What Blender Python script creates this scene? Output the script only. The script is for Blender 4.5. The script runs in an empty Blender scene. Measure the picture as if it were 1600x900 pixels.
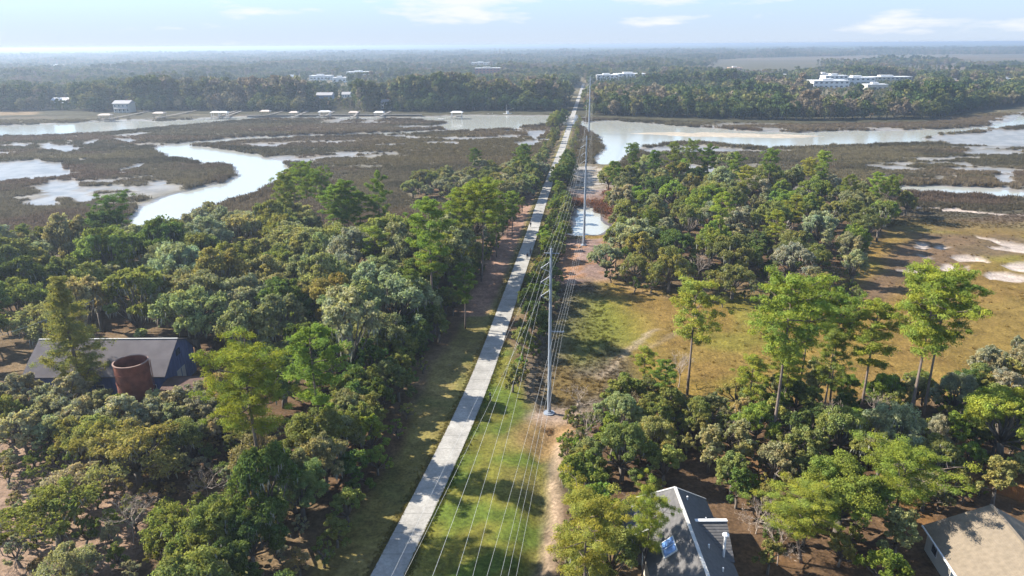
import bpy, math, random
import numpy as np
from mathutils import Matrix, Vector

# ------------------------------------------------------------------ camera
F_PX, PITCH, ROLL, CAM_H = 1105.0, math.radians(18.98), math.radians(-0.39), 55.0
scene = bpy.context.scene
COL = scene.collection
cam_d = bpy.data.cameras.new('camera')
cam = bpy.data.objects.new('camera', cam_d)
COL.objects.link(cam)
CAM_R = Matrix.Rotation(math.pi / 2 - PITCH, 3, 'X') @ Matrix.Rotation(ROLL, 3, 'Z')
cam.matrix_world = Matrix.Translation((0, 0, CAM_H)) @ CAM_R.to_4x4()
cam_d.sensor_width = 36.0
cam_d.lens = F_PX / 1600.0 * 36.0
cam_d.clip_start = 1.0
cam_d.clip_end = 90000.0
scene.camera = cam

# ------------------------------------------------------------------ sky and sun
SUN_EL, SUN_AZ = math.radians(35), math.radians(-73)      # azimuth: clockwise from +Y, so the sun is ahead and to the left
sun_dir = Vector((math.sin(SUN_AZ) * math.cos(SUN_EL), math.cos(SUN_AZ) * math.cos(SUN_EL), math.sin(SUN_EL)))
world = bpy.data.worlds.new('World')
scene.world = world
world.use_nodes = True
wn, wl = world.node_tree.nodes, world.node_tree.links
wn.clear()
w_out = wn.new('ShaderNodeOutputWorld')
w_bg = wn.new('ShaderNodeBackground')
w_bg.inputs['Strength'].default_value = 0.102
sky = wn.new('ShaderNodeTexSky')
sky.sky_type = 'NISHITA'
sky.sun_disc = False
sky.sun_elevation = SUN_EL
sky.sun_rotation = SUN_AZ
sky.altitude = 50
sky.air_density = 1.0
sky.dust_density = 0.0
sky.ozone_density = 3.0
w_tc = wn.new('ShaderNodeTexCoord')
w_sep = wn.new('ShaderNodeSeparateXYZ')
wl.new(w_tc.outputs['Generated'], w_sep.inputs[0])
w_map = wn.new('ShaderNodeMapping')
w_map.inputs['Scale'].default_value = (1.0, 1.0, 5.5)
w_map.inputs['Location'].default_value = (3.17, 0.4, 0.0)
wl.new(w_tc.outputs['Generated'], w_map.inputs[0])
w_noise = wn.new('ShaderNodeTexNoise')
w_noise.inputs['Scale'].default_value = 5.2
w_noise.inputs['Detail'].default_value = 7.0
w_noise.inputs['Roughness'].default_value = 0.56
wl.new(w_map.outputs[0], w_noise.inputs['Vector'])
w_ramp = wn.new('ShaderNodeValToRGB')
w_ramp.color_ramp.elements[0].position = 0.53
w_ramp.color_ramp.elements[0].color = (0, 0, 0, 1)
w_ramp.color_ramp.elements[1].position = 0.635
w_ramp.color_ramp.elements[1].color = (0.85, 0.85, 0.85, 1)
wl.new(w_noise.outputs['Fac'], w_ramp.inputs[0])
# low white air all round the horizon, thinning upwards
w_hz = wn.new('ShaderNodeMapRange')
w_hz.interpolation_type = 'SMOOTHERSTEP'
w_hz.inputs['From Min'].default_value = -0.02; w_hz.inputs['From Max'].default_value = 0.22
w_hz.inputs['To Min'].default_value = 0.93; w_hz.inputs['To Max'].default_value = 0.0
wl.new(w_sep.outputs['Z'], w_hz.inputs['Value'])
w_grad = wn.new('ShaderNodeValToRGB')
w_grad.color_ramp.elements[0].position = 0.0; w_grad.color_ramp.elements[0].color = (2.0, 2.45, 3.2, 1)
w_grad.color_ramp.elements[1].position = 0.11; w_grad.color_ramp.elements[1].color = (1.12, 1.86, 3.3, 1)
wl.new(w_sep.outputs['Z'], w_grad.inputs[0])
w_air = wn.new('ShaderNodeMixRGB')
wl.new(w_hz.outputs[0], w_air.inputs[0]); wl.new(sky.outputs[0], w_air.inputs['Color1']); wl.new(w_grad.outputs[0], w_air.inputs['Color2'])
w_mix = wn.new('ShaderNodeMixRGB')
w_mix.inputs['Color2'].default_value = (3.5, 3.55, 3.62, 1)
wl.new(w_ramp.outputs[0], w_mix.inputs[0])
wl.new(w_air.outputs[0], w_mix.inputs['Color1'])
wl.new(w_mix.outputs[0], w_bg.inputs['Color'])
wl.new(w_bg.outputs[0], w_out.inputs['Surface'])

sun_l = bpy.data.lights.new('sun', 'SUN')
sun_l.energy = 5.0
sun_l.angle = math.radians(0.55)
sun_l.color = (1.0, 0.93, 0.82)
sun_o = bpy.data.objects.new('sun', sun_l)
sun_o.rotation_euler = (-sun_dir).to_track_quat('-Z', 'Y').to_euler()
sun_o.location = sun_dir * 300
COL.objects.link(sun_o)

scene.view_settings.view_transform = 'Standard'
scene.view_settings.look = 'None'
scene.view_settings.exposure = 1.5
scene.view_settings.gamma = 1.0
scene.view_settings.use_curve_mapping = False
scene.render.engine = 'CYCLES'
cy = scene.cycles
cy.max_bounces = 5
cy.diffuse_bounces = 2
cy.glossy_bounces = 2
cy.transmission_bounces = 3
cy.transparent_max_bounces = 4
cy.volume_bounces = 0
cy.caustics_reflective = False
cy.caustics_refractive = False
cy.sample_clamp_indirect = 4.0
cy.use_denoising = True
cy.use_adaptive_sampling = True
cy.adaptive_threshold = 0.02

# ------------------------------------------------------------------ pixel of the photograph -> place on the ground
CR = np.array(CAM_R)
def ray(px, py):
    d = CR @ np.array([(px - 800.0), (450.0 - py), -F_PX])
    return d / np.linalg.norm(d)
def gp(px, py, h=0.9):
    """where the ray through (px, py) meets height h"""
    d = ray(px, py)
    if d[2] > -1e-4:
        d[2] = -1e-4
    t = (h - CAM_H) / d[2]
    return np.array([d[0] * t, d[1] * t])
def gps(pts, h=0.9):
    return np.array([gp(p[0], p[1], h) for p in pts])
def height_at(base, px, py):
    """height of pixel (px,py) over the ground point base"""
    d = ray(px, py)
    return CAM_H + d[2] / d[1] * base[1]

# ------------------------------------------------------------------ helpers
rng = np.random.default_rng(7)
random.seed(7)

def hash2(ix, iy, seed):
    h = (ix.astype(np.int64) * 374761393 + iy.astype(np.int64) * 668265263 + seed * 1442695041) & 0xFFFFFFFF
    h = ((h ^ (h >> 13)) * 1274126177) & 0xFFFFFFFF
    return ((h ^ (h >> 16)) & 0xFFFFFF) / float(0xFFFFFF)
def vnoise(x, y, scale, seed=0):
    x = np.asarray(x, float) / scale; y = np.asarray(y, float) / scale
    ix, iy = np.floor(x), np.floor(y)
    fx, fy = x - ix, y - iy
    fx = fx * fx * (3 - 2 * fx); fy = fy * fy * (3 - 2 * fy)
    a, b = hash2(ix, iy, seed), hash2(ix + 1, iy, seed)
    c, d = hash2(ix, iy + 1, seed), hash2(ix + 1, iy + 1, seed)
    return (a * (1 - fx) + b * fx) * (1 - fy) + (c * (1 - fx) + d * fx) * fy
def fbm(x, y, scale, octv=4, seed=0):
    s, a, t = 0.0, 0.5, 0.0
    for o in range(octv):
        s = s + a * vnoise(x, y, scale / 2 ** o, seed + o * 17)
        t += a; a *= 0.5
    return s / t

def sdf(poly, X, Y, margin=40.0):
    """signed distance, positive inside"""
    poly = np.asarray(poly, float)
    out = np.full(X.shape, -margin)
    m = (X > poly[:, 0].min() - margin) & (X < poly[:, 0].max() + margin) & (Y > poly[:, 1].min() - margin) & (Y < poly[:, 1].max() + margin)
    if not m.any():
        return out
    x, y = X[m], Y[m]
    d2 = np.full(x.shape, 1e18)
    ins = np.zeros(x.shape, bool)
    n = len(poly)
    for i in range(n):
        ax, ay = poly[i]; bx, by = poly[(i + 1) % n]
        ex, ey = bx - ax, by - ay
        L = ex * ex + ey * ey + 1e-12
        t = np.clip(((x - ax) * ex + (y - ay) * ey) / L, 0, 1)
        d2 = np.minimum(d2, (x - ax - t * ex) ** 2 + (y - ay - t * ey) ** 2)
        c = (ay > y) != (by > y)
        if abs(by - ay) > 1e-12:
            ins ^= c & (x < (bx - ax) * (y - ay) / (by - ay) + ax)
    d = np.sqrt(d2)
    out[m] = np.where(ins, d, -np.minimum(d, margin))
    return out
def line_dist(pts, X, Y, margin=60.0):
    out = np.full(X.shape, 1e9)
    for (ax, ay), (bx, by) in zip(pts[:-1], pts[1:]):
        ex, ey = bx - ax, by - ay
        L = ex * ex + ey * ey + 1e-12
        t = np.clip(((X - ax) * ex + (Y - ay) * ey) / L, 0, 1)
        out = np.minimum(out, np.hypot(X - ax - t * ex, Y - ay - t * ey))
    return out
def sstep(a, b, x):
    t = np.clip((x - a) / (b - a), 0, 1)
    return t * t * (3 - 2 * t)

def np_mesh(name, V, Q=None, T=None, attrs=None, smooth=False):
    me = bpy.data.meshes.new(name)
    V = np.asarray(V, np.float32)
    me.vertices.add(len(V))
    me.vertices.foreach_set('co', V.ravel())
    idx, starts, pos = [], [], 0
    for A, k in ((Q, 4), (T, 3)):
        if A is not None and len(A):
            A = np.asarray(A, np.int32)
            idx.append(A.ravel())
            starts.append(pos + np.arange(len(A), dtype=np.int32) * k)
            pos += A.size
    idx = np.concatenate(idx); starts = np.concatenate(starts)
    me.loops.add(len(idx))
    me.loops.foreach_set('vertex_index', idx)
    me.polygons.add(len(starts))
    me.polygons.foreach_set('loop_start', starts)
    me.polygons.foreach_set('use_smooth', np.full(len(starts), bool(smooth)))
    for an, (typ, arr) in (attrs or {}).items():
        at = me.attributes.new(an, typ, 'POINT')
        at.data.foreach_set('color' if typ == 'FLOAT_COLOR' else 'value', np.asarray(arr, np.float32).ravel())
    me.update(calc_edges=True)
    return me

class MB:
    """collects boxes, tubes and quads for ONE mesh"""
    def __init__(self):
        self.v, self.q, self.t, self.n = [], [], [], 0
    def add(self, V, Q=(), T=()):
        V = np.asarray(V, float)
        self.v.append(V)
        self.q += [[i + self.n for i in f] for f in Q]
        self.t += [[i + self.n for i in f] for f in T]
        self.n += len(V)
        return self
    def box(self, x0, x1, y0, y1, z0, z1):
        V = [(x, y, z) for z in (z0, z1) for y in (y0, y1) for x in (x0, x1)]
        return self.add(V, [(0, 2, 3, 1), (4, 5, 7, 6), (0, 1, 5, 4), (2, 6, 7, 3), (0, 4, 6, 2), (1, 3, 7, 5)])
    def obox(self, a, b, w, h, up=(0, 0, 1)):
        """bar from a to b, w wide, h tall"""
        a, b = Vector(a), Vector(b)
        d = (b - a).normalized()
        s = d.cross(Vector(up))
        if s.length < 1e-4: s = d.cross(Vector((0, 1, 0)))
        s.normalize(); u = s.cross(d)
        V = []
        for p in (a, b):
            for i, j in ((-1, -1), (1, -1), (1, 1), (-1, 1)):
                V.append(p + s * i * w / 2 + u * j * h / 2)
        return self.add([tuple(v) for v in V], [(0, 1, 2, 3), (7, 6, 5, 4), (0, 4, 5, 1), (1, 5, 6, 2), (2, 6, 7, 3), (3, 7, 4, 0)])
    def tube(self, pts, rad, sides=6, cap=True):
        pts = [Vector(p) for p in pts]
        n = len(pts)
        V, prev = [], None
        for i, p in enumerate(pts):
            d = (pts[min(i + 1, n - 1)] - pts[max(i - 1, 0)])
            if d.length < 1e-9: d = Vector((0, 0, 1))
            d.normalize()
            s = d.cross(Vector((0.31, 0.95, 0.05))) if prev is None else prev - d * prev.dot(d)
            if s.length < 1e-4: s = d.cross(Vector((1, 0, 0)))
            s.normalize(); prev = s
            u = d.cross(s)
            r = rad[i] if hasattr(rad, '__len__') else rad
            for k in range(sides):
                a = 2 * math.pi * k / sides
                V.append(tuple(p + s * math.cos(a) * r + u * math.sin(a) * r))
        Q = [(i * sides + k, i * sides + (k + 1) % sides, (i + 1) * sides + (k + 1) % sides, (i + 1) * sides + k) for i in range(n - 1) for k in range(sides)]
        T = []
        if cap:
            V.append(tuple(pts[0])); V.append(tuple(pts[-1]))
            c0, c1 = n * sides, n * sides + 1
            T = [(c0, (k + 1) % sides, k) for k in range(sides)] + [(c1, (n - 1) * sides + k, (n - 1) * sides + (k + 1) % sides) for k in range(sides)]
        return self.add(V, Q, T)
    def poly(self, pts):
        n = len(pts)
        if n == 4: return self.add(pts, [(0, 1, 2, 3)])
        return self.add(pts, (), [(0, i, i + 1) for i in range(1, n - 1)])
    def slab(self, pts, t):
        """flat polygon pts (any plane) thickened downwards by t"""
        n = len(pts)
        V = [tuple(p) for p in pts] + [(p[0], p[1], p[2] - t) for p in pts]
        T = [(0, i, i + 1) for i in range(1, n - 1)] + [(n, n + i + 1, n + i) for i in range(1, n - 1)]
        Q = [(i, n + i, n + (i + 1) % n, (i + 1) % n) for i in range(n)]
        return self.add(V, Q, T)
    def mesh(self, name, smooth=False):
        return np_mesh(name, np.concatenate(self.v), self.q, self.t, smooth=smooth)
    def build(self, name, mat, parent=None, smooth=False):
        return obj(name, self.mesh(name, smooth), mat, parent)

def obj(name, me, mat=None, parent=None):
    o = bpy.data.objects.new(name, me)
    COL.objects.link(o)
    if mat is not None and me is not None and not me.materials:
        me.materials.append(mat)
    if parent is not None: o.parent = parent
    return o
def tag(o, label=None, cat=None, group=None, kind=None):
    if label: o['label'] = label
    if cat: o['category'] = cat
    if group: o['group'] = group
    if kind: o['kind'] = kind
    return o
def thing(name, label, cat, loc=(0, 0, 0), rz=0.0, group=None, scale=1.0):
    o = bpy.data.objects.new(name, None)
    o.empty_display_size = 0.2
    COL.objects.link(o)
    o.location = loc; o.rotation_euler = (0, 0, rz)
    o.scale = (scale,) * 3 if not hasattr(scale, '__len__') else scale
    return tag(o, label, cat, group)

# ------------------------------------------------------------------ materials
def mat_new(name):
    m = bpy.data.materials.new(name); m.use_nodes = True
    n = m.node_tree.nodes; n.clear()
    return m, n, m.node_tree.links, n.new('ShaderNodeOutputMaterial')
def simple(name, col, rough=0.7, var=0.25, scale=1.5, bump=0.0, metal=0.0, stretch=(1, 1, 1), spec=0.3):
    m, n, l, out = mat_new(name)
    b = n.new('ShaderNodeBsdfPrincipled')
    tc = n.new('ShaderNodeTexCoord'); mp = n.new('ShaderNodeMapping'); mp.inputs['Scale'].default_value = stretch
    l.new(tc.outputs['Object'], mp.inputs[0])
    nz = n.new('ShaderNodeTexNoise'); nz.inputs['Scale'].default_value = scale; nz.inputs['Detail'].default_value = 6
    l.new(mp.outputs[0], nz.inputs['Vector'])
    rp = n.new('ShaderNodeMapRange'); rp.inputs['From Min'].default_value = 0.25; rp.inputs['From Max'].default_value = 0.75
    rp.inputs['To Min'].default_value = 1 - var; rp.inputs['To Max'].default_value = 1 + var
    l.new(nz.outputs['Fac'], rp.inputs['Value'])
    mx = n.new('ShaderNodeVectorMath'); mx.operation = 'SCALE'; mx.inputs[0].default_value = col
    l.new(rp.outputs[0], mx.inputs['Scale'])
    l.new(mx.outputs[0], b.inputs['Base Color'])
    b.inputs['Roughness'].default_value = rough; b.inputs['Metallic'].default_value = metal
    b.inputs['Specular IOR Level'].default_value = spec
    if bump:
        bp = n.new('ShaderNodeBump'); bp.inputs['Distance'].default_value = bump; bp.inputs['Strength'].default_value = 1.0
        l.new(nz.outputs['Fac'], bp.inputs['Height']); l.new(bp.outputs[0], b.inputs['Normal'])
    l.new(b.outputs[0], out.inputs['Surface'])
    return m

def foliage_mat(name, transl=0.35, var=0.45, warm=(1.15, 1.04, 0.80)):
    """leaf colour = object colour, varied leaf by leaf and spray by spray"""
    m, n, l, out = mat_new(name)
    oi = n.new('ShaderNodeObjectInfo')
    at = n.new('ShaderNodeAttribute'); at.attribute_name = 'leaf'
    sp = n.new('ShaderNodeSeparateColor'); l.new(at.outputs['Color'], sp.inputs[0])
    r1 = n.new('ShaderNodeMapRange'); r1.inputs['To Min'].default_value = 1 - var; r1.inputs['To Max'].default_value = 1 + var
    l.new(sp.outputs[0], r1.inputs['Value'])
    wm = n.new('ShaderNodeMixRGB'); wm.blend_type = 'MIX'
    wm.inputs['Color1'].default_value = (0.85, 1.0, 1.05, 1); wm.inputs['Color2'].default_value = (*warm, 1)
    l.new(sp.outputs[1], wm.inputs[0])
    m1 = n.new('ShaderNodeMixRGB'); m1.blend_type = 'MULTIPLY'; m1.inputs[0].default_value = 1
    l.new(oi.outputs['Color'], m1.inputs['Color1']); l.new(wm.outputs[0], m1.inputs['Color2'])
    m2 = n.new('ShaderNodeVectorMath'); m2.operation = 'SCALE'
    l.new(m1.outputs[0], m2.inputs[0]); l.new(r1.outputs[0], m2.inputs['Scale'])
    d = n.new('ShaderNodeBsdfDiffuse'); t = n.new('ShaderNodeBsdfTranslucent')
    l.new(m2.outputs[0], d.inputs['Color'])
    tm = n.new('ShaderNodeVectorMath'); tm.operation = 'MULTIPLY'; tm.inputs[1].default_value = (1.25, 1.3, 0.7)
    l.new(m2.outputs[0], tm.inputs[0]); l.new(tm.outputs[0], t.inputs['Color'])
    mx = n.new('ShaderNodeMixShader'); mx.inputs[0].default_value = transl
    l.new(d.outputs[0], mx.inputs[1]); l.new(t.outputs[0], mx.inputs[2])
    l.new(mx.outputs[0], out.inputs['Surface'])
    return m
def far_foliage_mat(name):
    m, n, l, out = mat_new(name)
    oi = n.new('ShaderNodeObjectInfo')
    rp = n.new('ShaderNodeValToRGB'); e = rp.color_ramp.elements
    e[0].position = 0.0; e[0].color = (0.040, 0.070, 0.022, 1)
    e[1].position = 1.0; e[1].color = (0.200, 0.155, 0.100, 1)
    for p, c in ((0.3, (0.062, 0.090, 0.030, 1)), (0.55, (0.112, 0.128, 0.040, 1)), (0.72, (0.165, 0.155, 0.052, 1)), (0.86, (0.180, 0.155, 0.105, 1))):
        k = e.new(p); k.color = c
    ge = n.new('ShaderNodeNewGeometry')
    nz = n.new('ShaderNodeTexNoise'); nz.inputs['Scale'].default_value = 0.009; nz.inputs['Detail'].default_value = 3
    l.new(ge.outputs['Position'], nz.inputs['Vector'])
    ad = n.new('ShaderNodeMath'); ad.operation = 'MULTIPLY_ADD'; ad.inputs[1].default_value = 2.4
    l.new(nz.outputs['Fac'], ad.inputs[0])
    rr = n.new('ShaderNodeMath'); rr.operation = 'MULTIPLY_ADD'; rr.inputs[1].default_value = 0.7; rr.inputs[2].default_value = -1.02
    l.new(oi.outputs['Random'], rr.inputs[0]); l.new(rr.outputs[0], ad.inputs[2])
    l.new(ad.outputs[0], rp.inputs[0])
    d = n.new('ShaderNodeBsdfDiffuse'); l.new(rp.outputs[0], d.inputs['Color'])
    t = n.new('ShaderNodeBsdfTranslucent'); l.new(rp.outputs[0], t.inputs['Color'])
    mx = n.new('ShaderNodeMixShader'); mx.inputs[0].default_value = 0.25
    l.new(d.outputs[0], mx.inputs[1]); l.new(t.outputs[0], mx.inputs[2])
    l.new(mx.outputs[0], out.inputs['Surface'])
    return m

M = {}
M['leaf'] = foliage_mat('oak_foliage', 0.36)
M['needle'] = foliage_mat('pine_needles', 0.42, 0.35, (1.15, 1.06, 0.75))
M['far_leaf'] = far_foliage_mat('far_foliage')
M['moss'] = simple('spanish_moss', (0.25, 0.25, 0.195), 0.95, 0.3, 2.0)
M['bark_oak'] = simple('oak_bark', (0.13, 0.11, 0.09), 0.95, 0.5, 2.5, 0.03, stretch=(1, 1, 0.3))
M['bark_pine'] = simple('pine_bark', (0.15, 0.115, 0.095), 0.95, 0.5, 3.0, 0.03, stretch=(1, 1, 0.3))
M['twig'] = simple('bare_twigs', (0.33, 0.27, 0.22), 0.95, 0.3, 1.0)
M['dead'] = simple('weathered_deadwood', (0.42, 0.39, 0.34), 0.95, 0.3, 1.5)
def concrete_mat():
    m, n, l, out = mat_new('trail_concrete')
    b = n.new('ShaderNodeBsdfPrincipled'); b.inputs['Roughness'].default_value = 0.9; b.inputs['Specular IOR Level'].default_value = 0.1
    ge = n.new('ShaderNodeNewGeometry'); acc = None
    for sc, lo, hi, d in ((0.05, 0.86, 1.12, 2), (0.45, 0.80, 1.16, 5), (3.0, 0.86, 1.14, 4)):
        nz = n.new('ShaderNodeTexNoise'); nz.inputs['Scale'].default_value = sc; nz.inputs['Detail'].default_value = d
        l.new(ge.outputs['Position'], nz.inputs['Vector'])
        r = n.new('ShaderNodeMapRange'); r.inputs['From Min'].default_value = 0.3; r.inputs['From Max'].default_value = 0.7; r.inputs['To Min'].default_value = lo; r.inputs['To Max'].default_value = hi
        l.new(nz.outputs['Fac'], r.inputs['Value'])
        if acc is None: acc = r.outputs[0]
        else:
            q = n.new('ShaderNodeMath'); q.operation = 'MULTIPLY'; l.new(acc, q.inputs[0]); l.new(r.outputs[0], q.inputs[1]); acc = q.outputs[0]
    # sawn joints every 3.6 m across the slab
    sp = n.new('ShaderNodeSeparateXYZ'); l.new(ge.outputs['Position'], sp.inputs[0])
    md = n.new('ShaderNodeMath'); md.operation = 'PINGPONG'; md.inputs[1].default_value = 1.8; l.new(sp.outputs['Y'], md.inputs[0])
    jt = n.new('ShaderNodeMapRange'); jt.inputs['From Min'].default_value = 0.03; jt.inputs['From Max'].default_value = 0.10; jt.inputs['To Min'].default_value = 0.72; jt.inputs['To Max'].default_value = 1.0
    l.new(md.outputs[0], jt.inputs['Value'])
    q = n.new('ShaderNodeMath'); q.operation = 'MULTIPLY'; l.new(acc, q.inputs[0]); l.new(jt.outputs[0], q.inputs[1])
    v = n.new('ShaderNodeVectorMath'); v.operation = 'SCALE'; v.inputs[0].default_value = (0.295, 0.283, 0.258); l.new(q.outputs[0], v.inputs['Scale'])
    l.new(v.outputs[0], b.inputs['Base Color']); l.new(b.outputs[0], out.inputs['Surface'])
    return m
M['concrete'] = concrete_mat()
M['plain_concrete'] = simple('plain_concrete', (0.285, 0.275, 0.255), 0.9, 0.2, 0.6, 0.0, spec=0.1)
M['steel'] = simple('galvanised_steel', (0.25, 0.28, 0.325), 0.6, 0.12, 0.6, 0.0, 0.2)
M['wire'] = simple('aluminium_wire', (0.42, 0.42, 0.40), 0.5, 0.05, 0.5, 0, 0.1)
M['insulator'] = simple('grey_polymer', (0.45, 0.46, 0.47), 0.5, 0.08)
M['white'] = simple('white_paint', (0.62, 0.62, 0.61), 0.7, 0.06, 0.8)
M['cream'] = simple('cream_stucco', (0.46, 0.43, 0.37), 0.8, 0.08, 0.8)
M['tan'] = simple('tan_stucco', (0.55, 0.36, 0.23), 0.8, 0.1, 0.8)
M['brick'] = simple('brick_wall', (0.26, 0.10, 0.07), 0.85, 0.2, 3.0)
M['blue'] = simple('blue_paint', (0.22, 0.28, 0.38), 0.8, 0.1, 1.5)
M['barn_blue'] = simple('weathered_blue_boards', (0.085, 0.115, 0.23), 0.85, 0.25, 1.5, stretch=(1, 1, 0.25))
M['barn_roof'] = simple('grey_barn_roof', (0.125, 0.113, 0.115), 0.95, 0.18, 0.7, spec=0.05)
M['rust'] = simple('rusted_plate', (0.150, 0.048, 0.028), 0.9, 0.5, 0.9, 0.02)
M['rust_rim'] = simple('pale_rusted_rim', (0.24, 0.15, 0.115), 0.8, 0.3, 1.5)
M['red_wood'] = simple('red_brown_boards', (0.105, 0.062, 0.048), 0.85, 0.3, 1.2)
M['shingle'] = simple('grey_shingle', (0.098, 0.094, 0.092), 0.9, 0.22, 2.2, 0.01)
M['shingle_tan'] = simple('tan_shingle', (0.185, 0.150, 0.108), 0.9, 0.2, 2.0, 0.012)
M['trim'] = simple('pale_trim', (0.44, 0.43, 0.40), 0.6, 0.08)
M['glass'] = simple('window_glass', (0.035, 0.05, 0.07), 0.12, 0.1, 0.5, spec=0.6)
M['skylight'] = simple('skylight_glass', (0.10, 0.20, 0.45), 0.08, 0.1, 0.5, spec=0.8)
M['wood'] = simple('weathered_wood', (0.26, 0.235, 0.21), 0.9, 0.25, 1.5)
M['fence'] = simple('cedar_fence', (0.30, 0.125, 0.04), 0.85, 0.25, 1.2)
M['dock_roof_tan'] = simple('dock_roof_tan', (0.50, 0.42, 0.36), 0.7, 0.1)
M['far_roof'] = simple('far_grey_roof', (0.33, 0.32, 0.32), 0.8, 0.1)
M['dark'] = simple('dark_post', (0.03, 0.028, 0.026), 0.8, 0.2)
M['skin'] = simple('skin', (0.45, 0.27, 0.19), 0.6, 0.05)
M['cloth_dark'] = simple('dark_cloth', (0.03, 0.035, 0.05), 0.9, 0.2)
M['cloth_blue'] = simple('blue_cloth', (0.06, 0.09, 0.17), 0.9, 0.2)
M['cloth_grey'] = simple('grey_cloth', (0.20, 0.20, 0.21), 0.9, 0.2)
M['hull'] = simple('white_hull', (0.7, 0.7, 0.68), 0.4, 0.08)

# ------------------------------------------------------------------ places read off the photograph
TRAIL_PX = [(580, 950), (605, 900), (655, 800), (706, 700), (753, 597), (775, 525), (802, 450), (828, 375), (852, 300), (877, 236), (889, 200), (898, 172), (907, 145)]
TRAIL = gps(TRAIL_PX, 1.4)
TRAIL = np.vstack([TRAIL[0] + (TRAIL[0] - TRAIL[1]) * 2.5, TRAIL, TRAIL[-1] + (TRAIL[-1] - TRAIL[-2]) * 0.9])
def resample(P, step):
    # Catmull-Rom through the points, then equal steps
    P = np.asarray(P, float); out = []
    for i in range(len(P) - 1):
        p0, p1, p2, p3 = P[max(i - 1, 0)], P[i], P[i + 1], P[min(i + 2, len(P) - 1)]
        n = max(2, int(np.linalg.norm(p2 - p1) / step))
        for k in range(n):
            t = k / n
            out.append(0.5 * ((2 * p1) + (-p0 + p2) * t + (2 * p0 - 5 * p1 + 4 * p2 - p3) * t * t + (-p0 + 3 * p1 - 3 * p2 + p3) * t ** 3))
    out.append(P[-1])
    return np.array(out)
TRAIL_S = resample(TRAIL, 4.0)
# least-squares smoothing so that the trail runs as evenly as in the photograph
for _ in range(30):
    TRAIL_S[1:-1] = 0.5 * TRAIL_S[1:-1] + 0.25 * (TRAIL_S[:-2] + TRAIL_S[2:])
def trail_x(y):
    return np.interp(y, TRAIL_S[:, 1], TRAIL_S[:, 0])

POLE1, POLE2, POLE3 = gp(858, 645, 1.0), gp(912, 386, 0.9), gp(920, 207, 0.8)

# upland (dry ground) outlines
UP_LEFT = np.vstack([gps([(-260, 395), (-60, 372), (60, 358), (150, 350), (215, 362), (300, 345), (400, 330), (440, 318), (520, 348), (610, 360), (690, 345), (760, 330), (805, 318)], 8),
                     [[trail_x(330) - 7, 330], [trail_x(330), 330], [trail_x(150), 150], [trail_x(60), 60], [trail_x(30), 20], [-220, 20]]])
UP_ISLAND = gps([(640, 312), (650, 296), (700, 285), (760, 278), (830, 268), (850, 280), (830, 318), (740, 320)], 0.6)
UP_HAMMOCK = gps([(945, 440), (950, 380), (955, 330), (945, 300), (965, 285), (1050, 282), (1150, 290), (1300, 302), (1405, 318), (1425, 335), (1380, 350), (1400, 372), (1350, 400), (1330, 440), (1345, 462), (1250, 468), (1120, 470), (1010, 455)], 0.6)
UP_RIGHT = np.vstack([gps([(880, 652), (935, 628), (1000, 640), (1090, 642), (1200, 622), (1300, 618), (1420, 616), (1560, 606), (1700, 590), (1900, 590)], 0.6), [[200, 20], [3, 20], [1, 60]]])
UP_RIDGE = np.array([[trail_x(y) - w0, y] for y, w0 in ((30, 9), (150, 8), (260, 6), (400, 5), (560, 5))] + [[trail_x(y) + w1, y] for y, w1 in ((560, 5), (400, 6), (300, 6), (220, 8), (150, 10), (110, 9), (95, 12), (60, 16), (30, 18))])
UP_POLES = gps([(868, 440), (885, 375), (950, 372), (962, 400), (960, 440), (900, 445)], 0.8)
UP_PAD = gps([(820, 655), (835, 640), (890, 634), (912, 642), (900, 660), (840, 668)], 0.8)
FAR_LAND = np.vstack([gps([(-900, 172), (-200, 176), (0, 184), (100, 181), (300, 178), (480, 181), (640, 180), (760, 178), (850, 179), (900, 181), (960, 186), (1060, 190), (1180, 192), (1260, 194), (1340, 192), (1450, 190), (1510, 176), (1600, 166), (1900, 150), (2300, 140)], 0.6), [[30000, 3000], [30000, 60000], [-30000, 60000], [-30000, 500]]])

CREEKS = {
 'river_left': [(-400, 190), (0, 196), (110, 192), (190, 187), (260, 189), (330, 184), (420, 181), (560, 183), (650, 183), (720, 180), (850, 181), (900, 184), (915, 190), (905, 197), (850, 195), (780, 200), (705, 204), (680, 197), (700, 192), (650, 187), (540, 186), (420, 186), (330, 193), (190, 206), (100, 212), (0, 214), (-400, 222)],
 'creek_bend': [(850, 194), (780, 199), (700, 203), (600, 207), (480, 211), (380, 215), (300, 222), (255, 227), (240, 232), (262, 245), (330, 255), (366, 263), (372, 272), (350, 285), (300, 296), (262, 306), (215, 320), (190, 360), (260, 368), (300, 335), (340, 322), (405, 302), (435, 285), (458, 266), (440, 252), (400, 240), (330, 229), (300, 227), (390, 221), (490, 215), (610, 211), (710, 206), (790, 203)],
 'river_right': [(905, 193), (925, 190), (960, 188), (1020, 193), (1080, 198), (1150, 203), (1250, 207), (1330, 204), (1400, 204), (1470, 201), (1540, 197), (1570, 190), (1590, 182), (1700, 172), (1760, 174), (1640, 187), (1600, 197), (1540, 203), (1470, 210), (1445, 218), (1500, 219), (1445, 224), (1350, 228), (1200, 232), (1100, 224), (1035, 224), (1005, 230), (985, 245), (960, 258), (932, 256), (926, 246), (944, 233), (934, 214), (918, 204)],
 'creek_right': [(1380, 291), (1450, 289), (1540, 293), (1600, 297), (1800, 308), (1800, 324), (1600, 313), (1500, 306), (1400, 301)],
 'pond': [(903, 321), (930, 324), (940, 338), (957, 355), (946, 369), (905, 369), (884, 363), (890, 345)],
}
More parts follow.
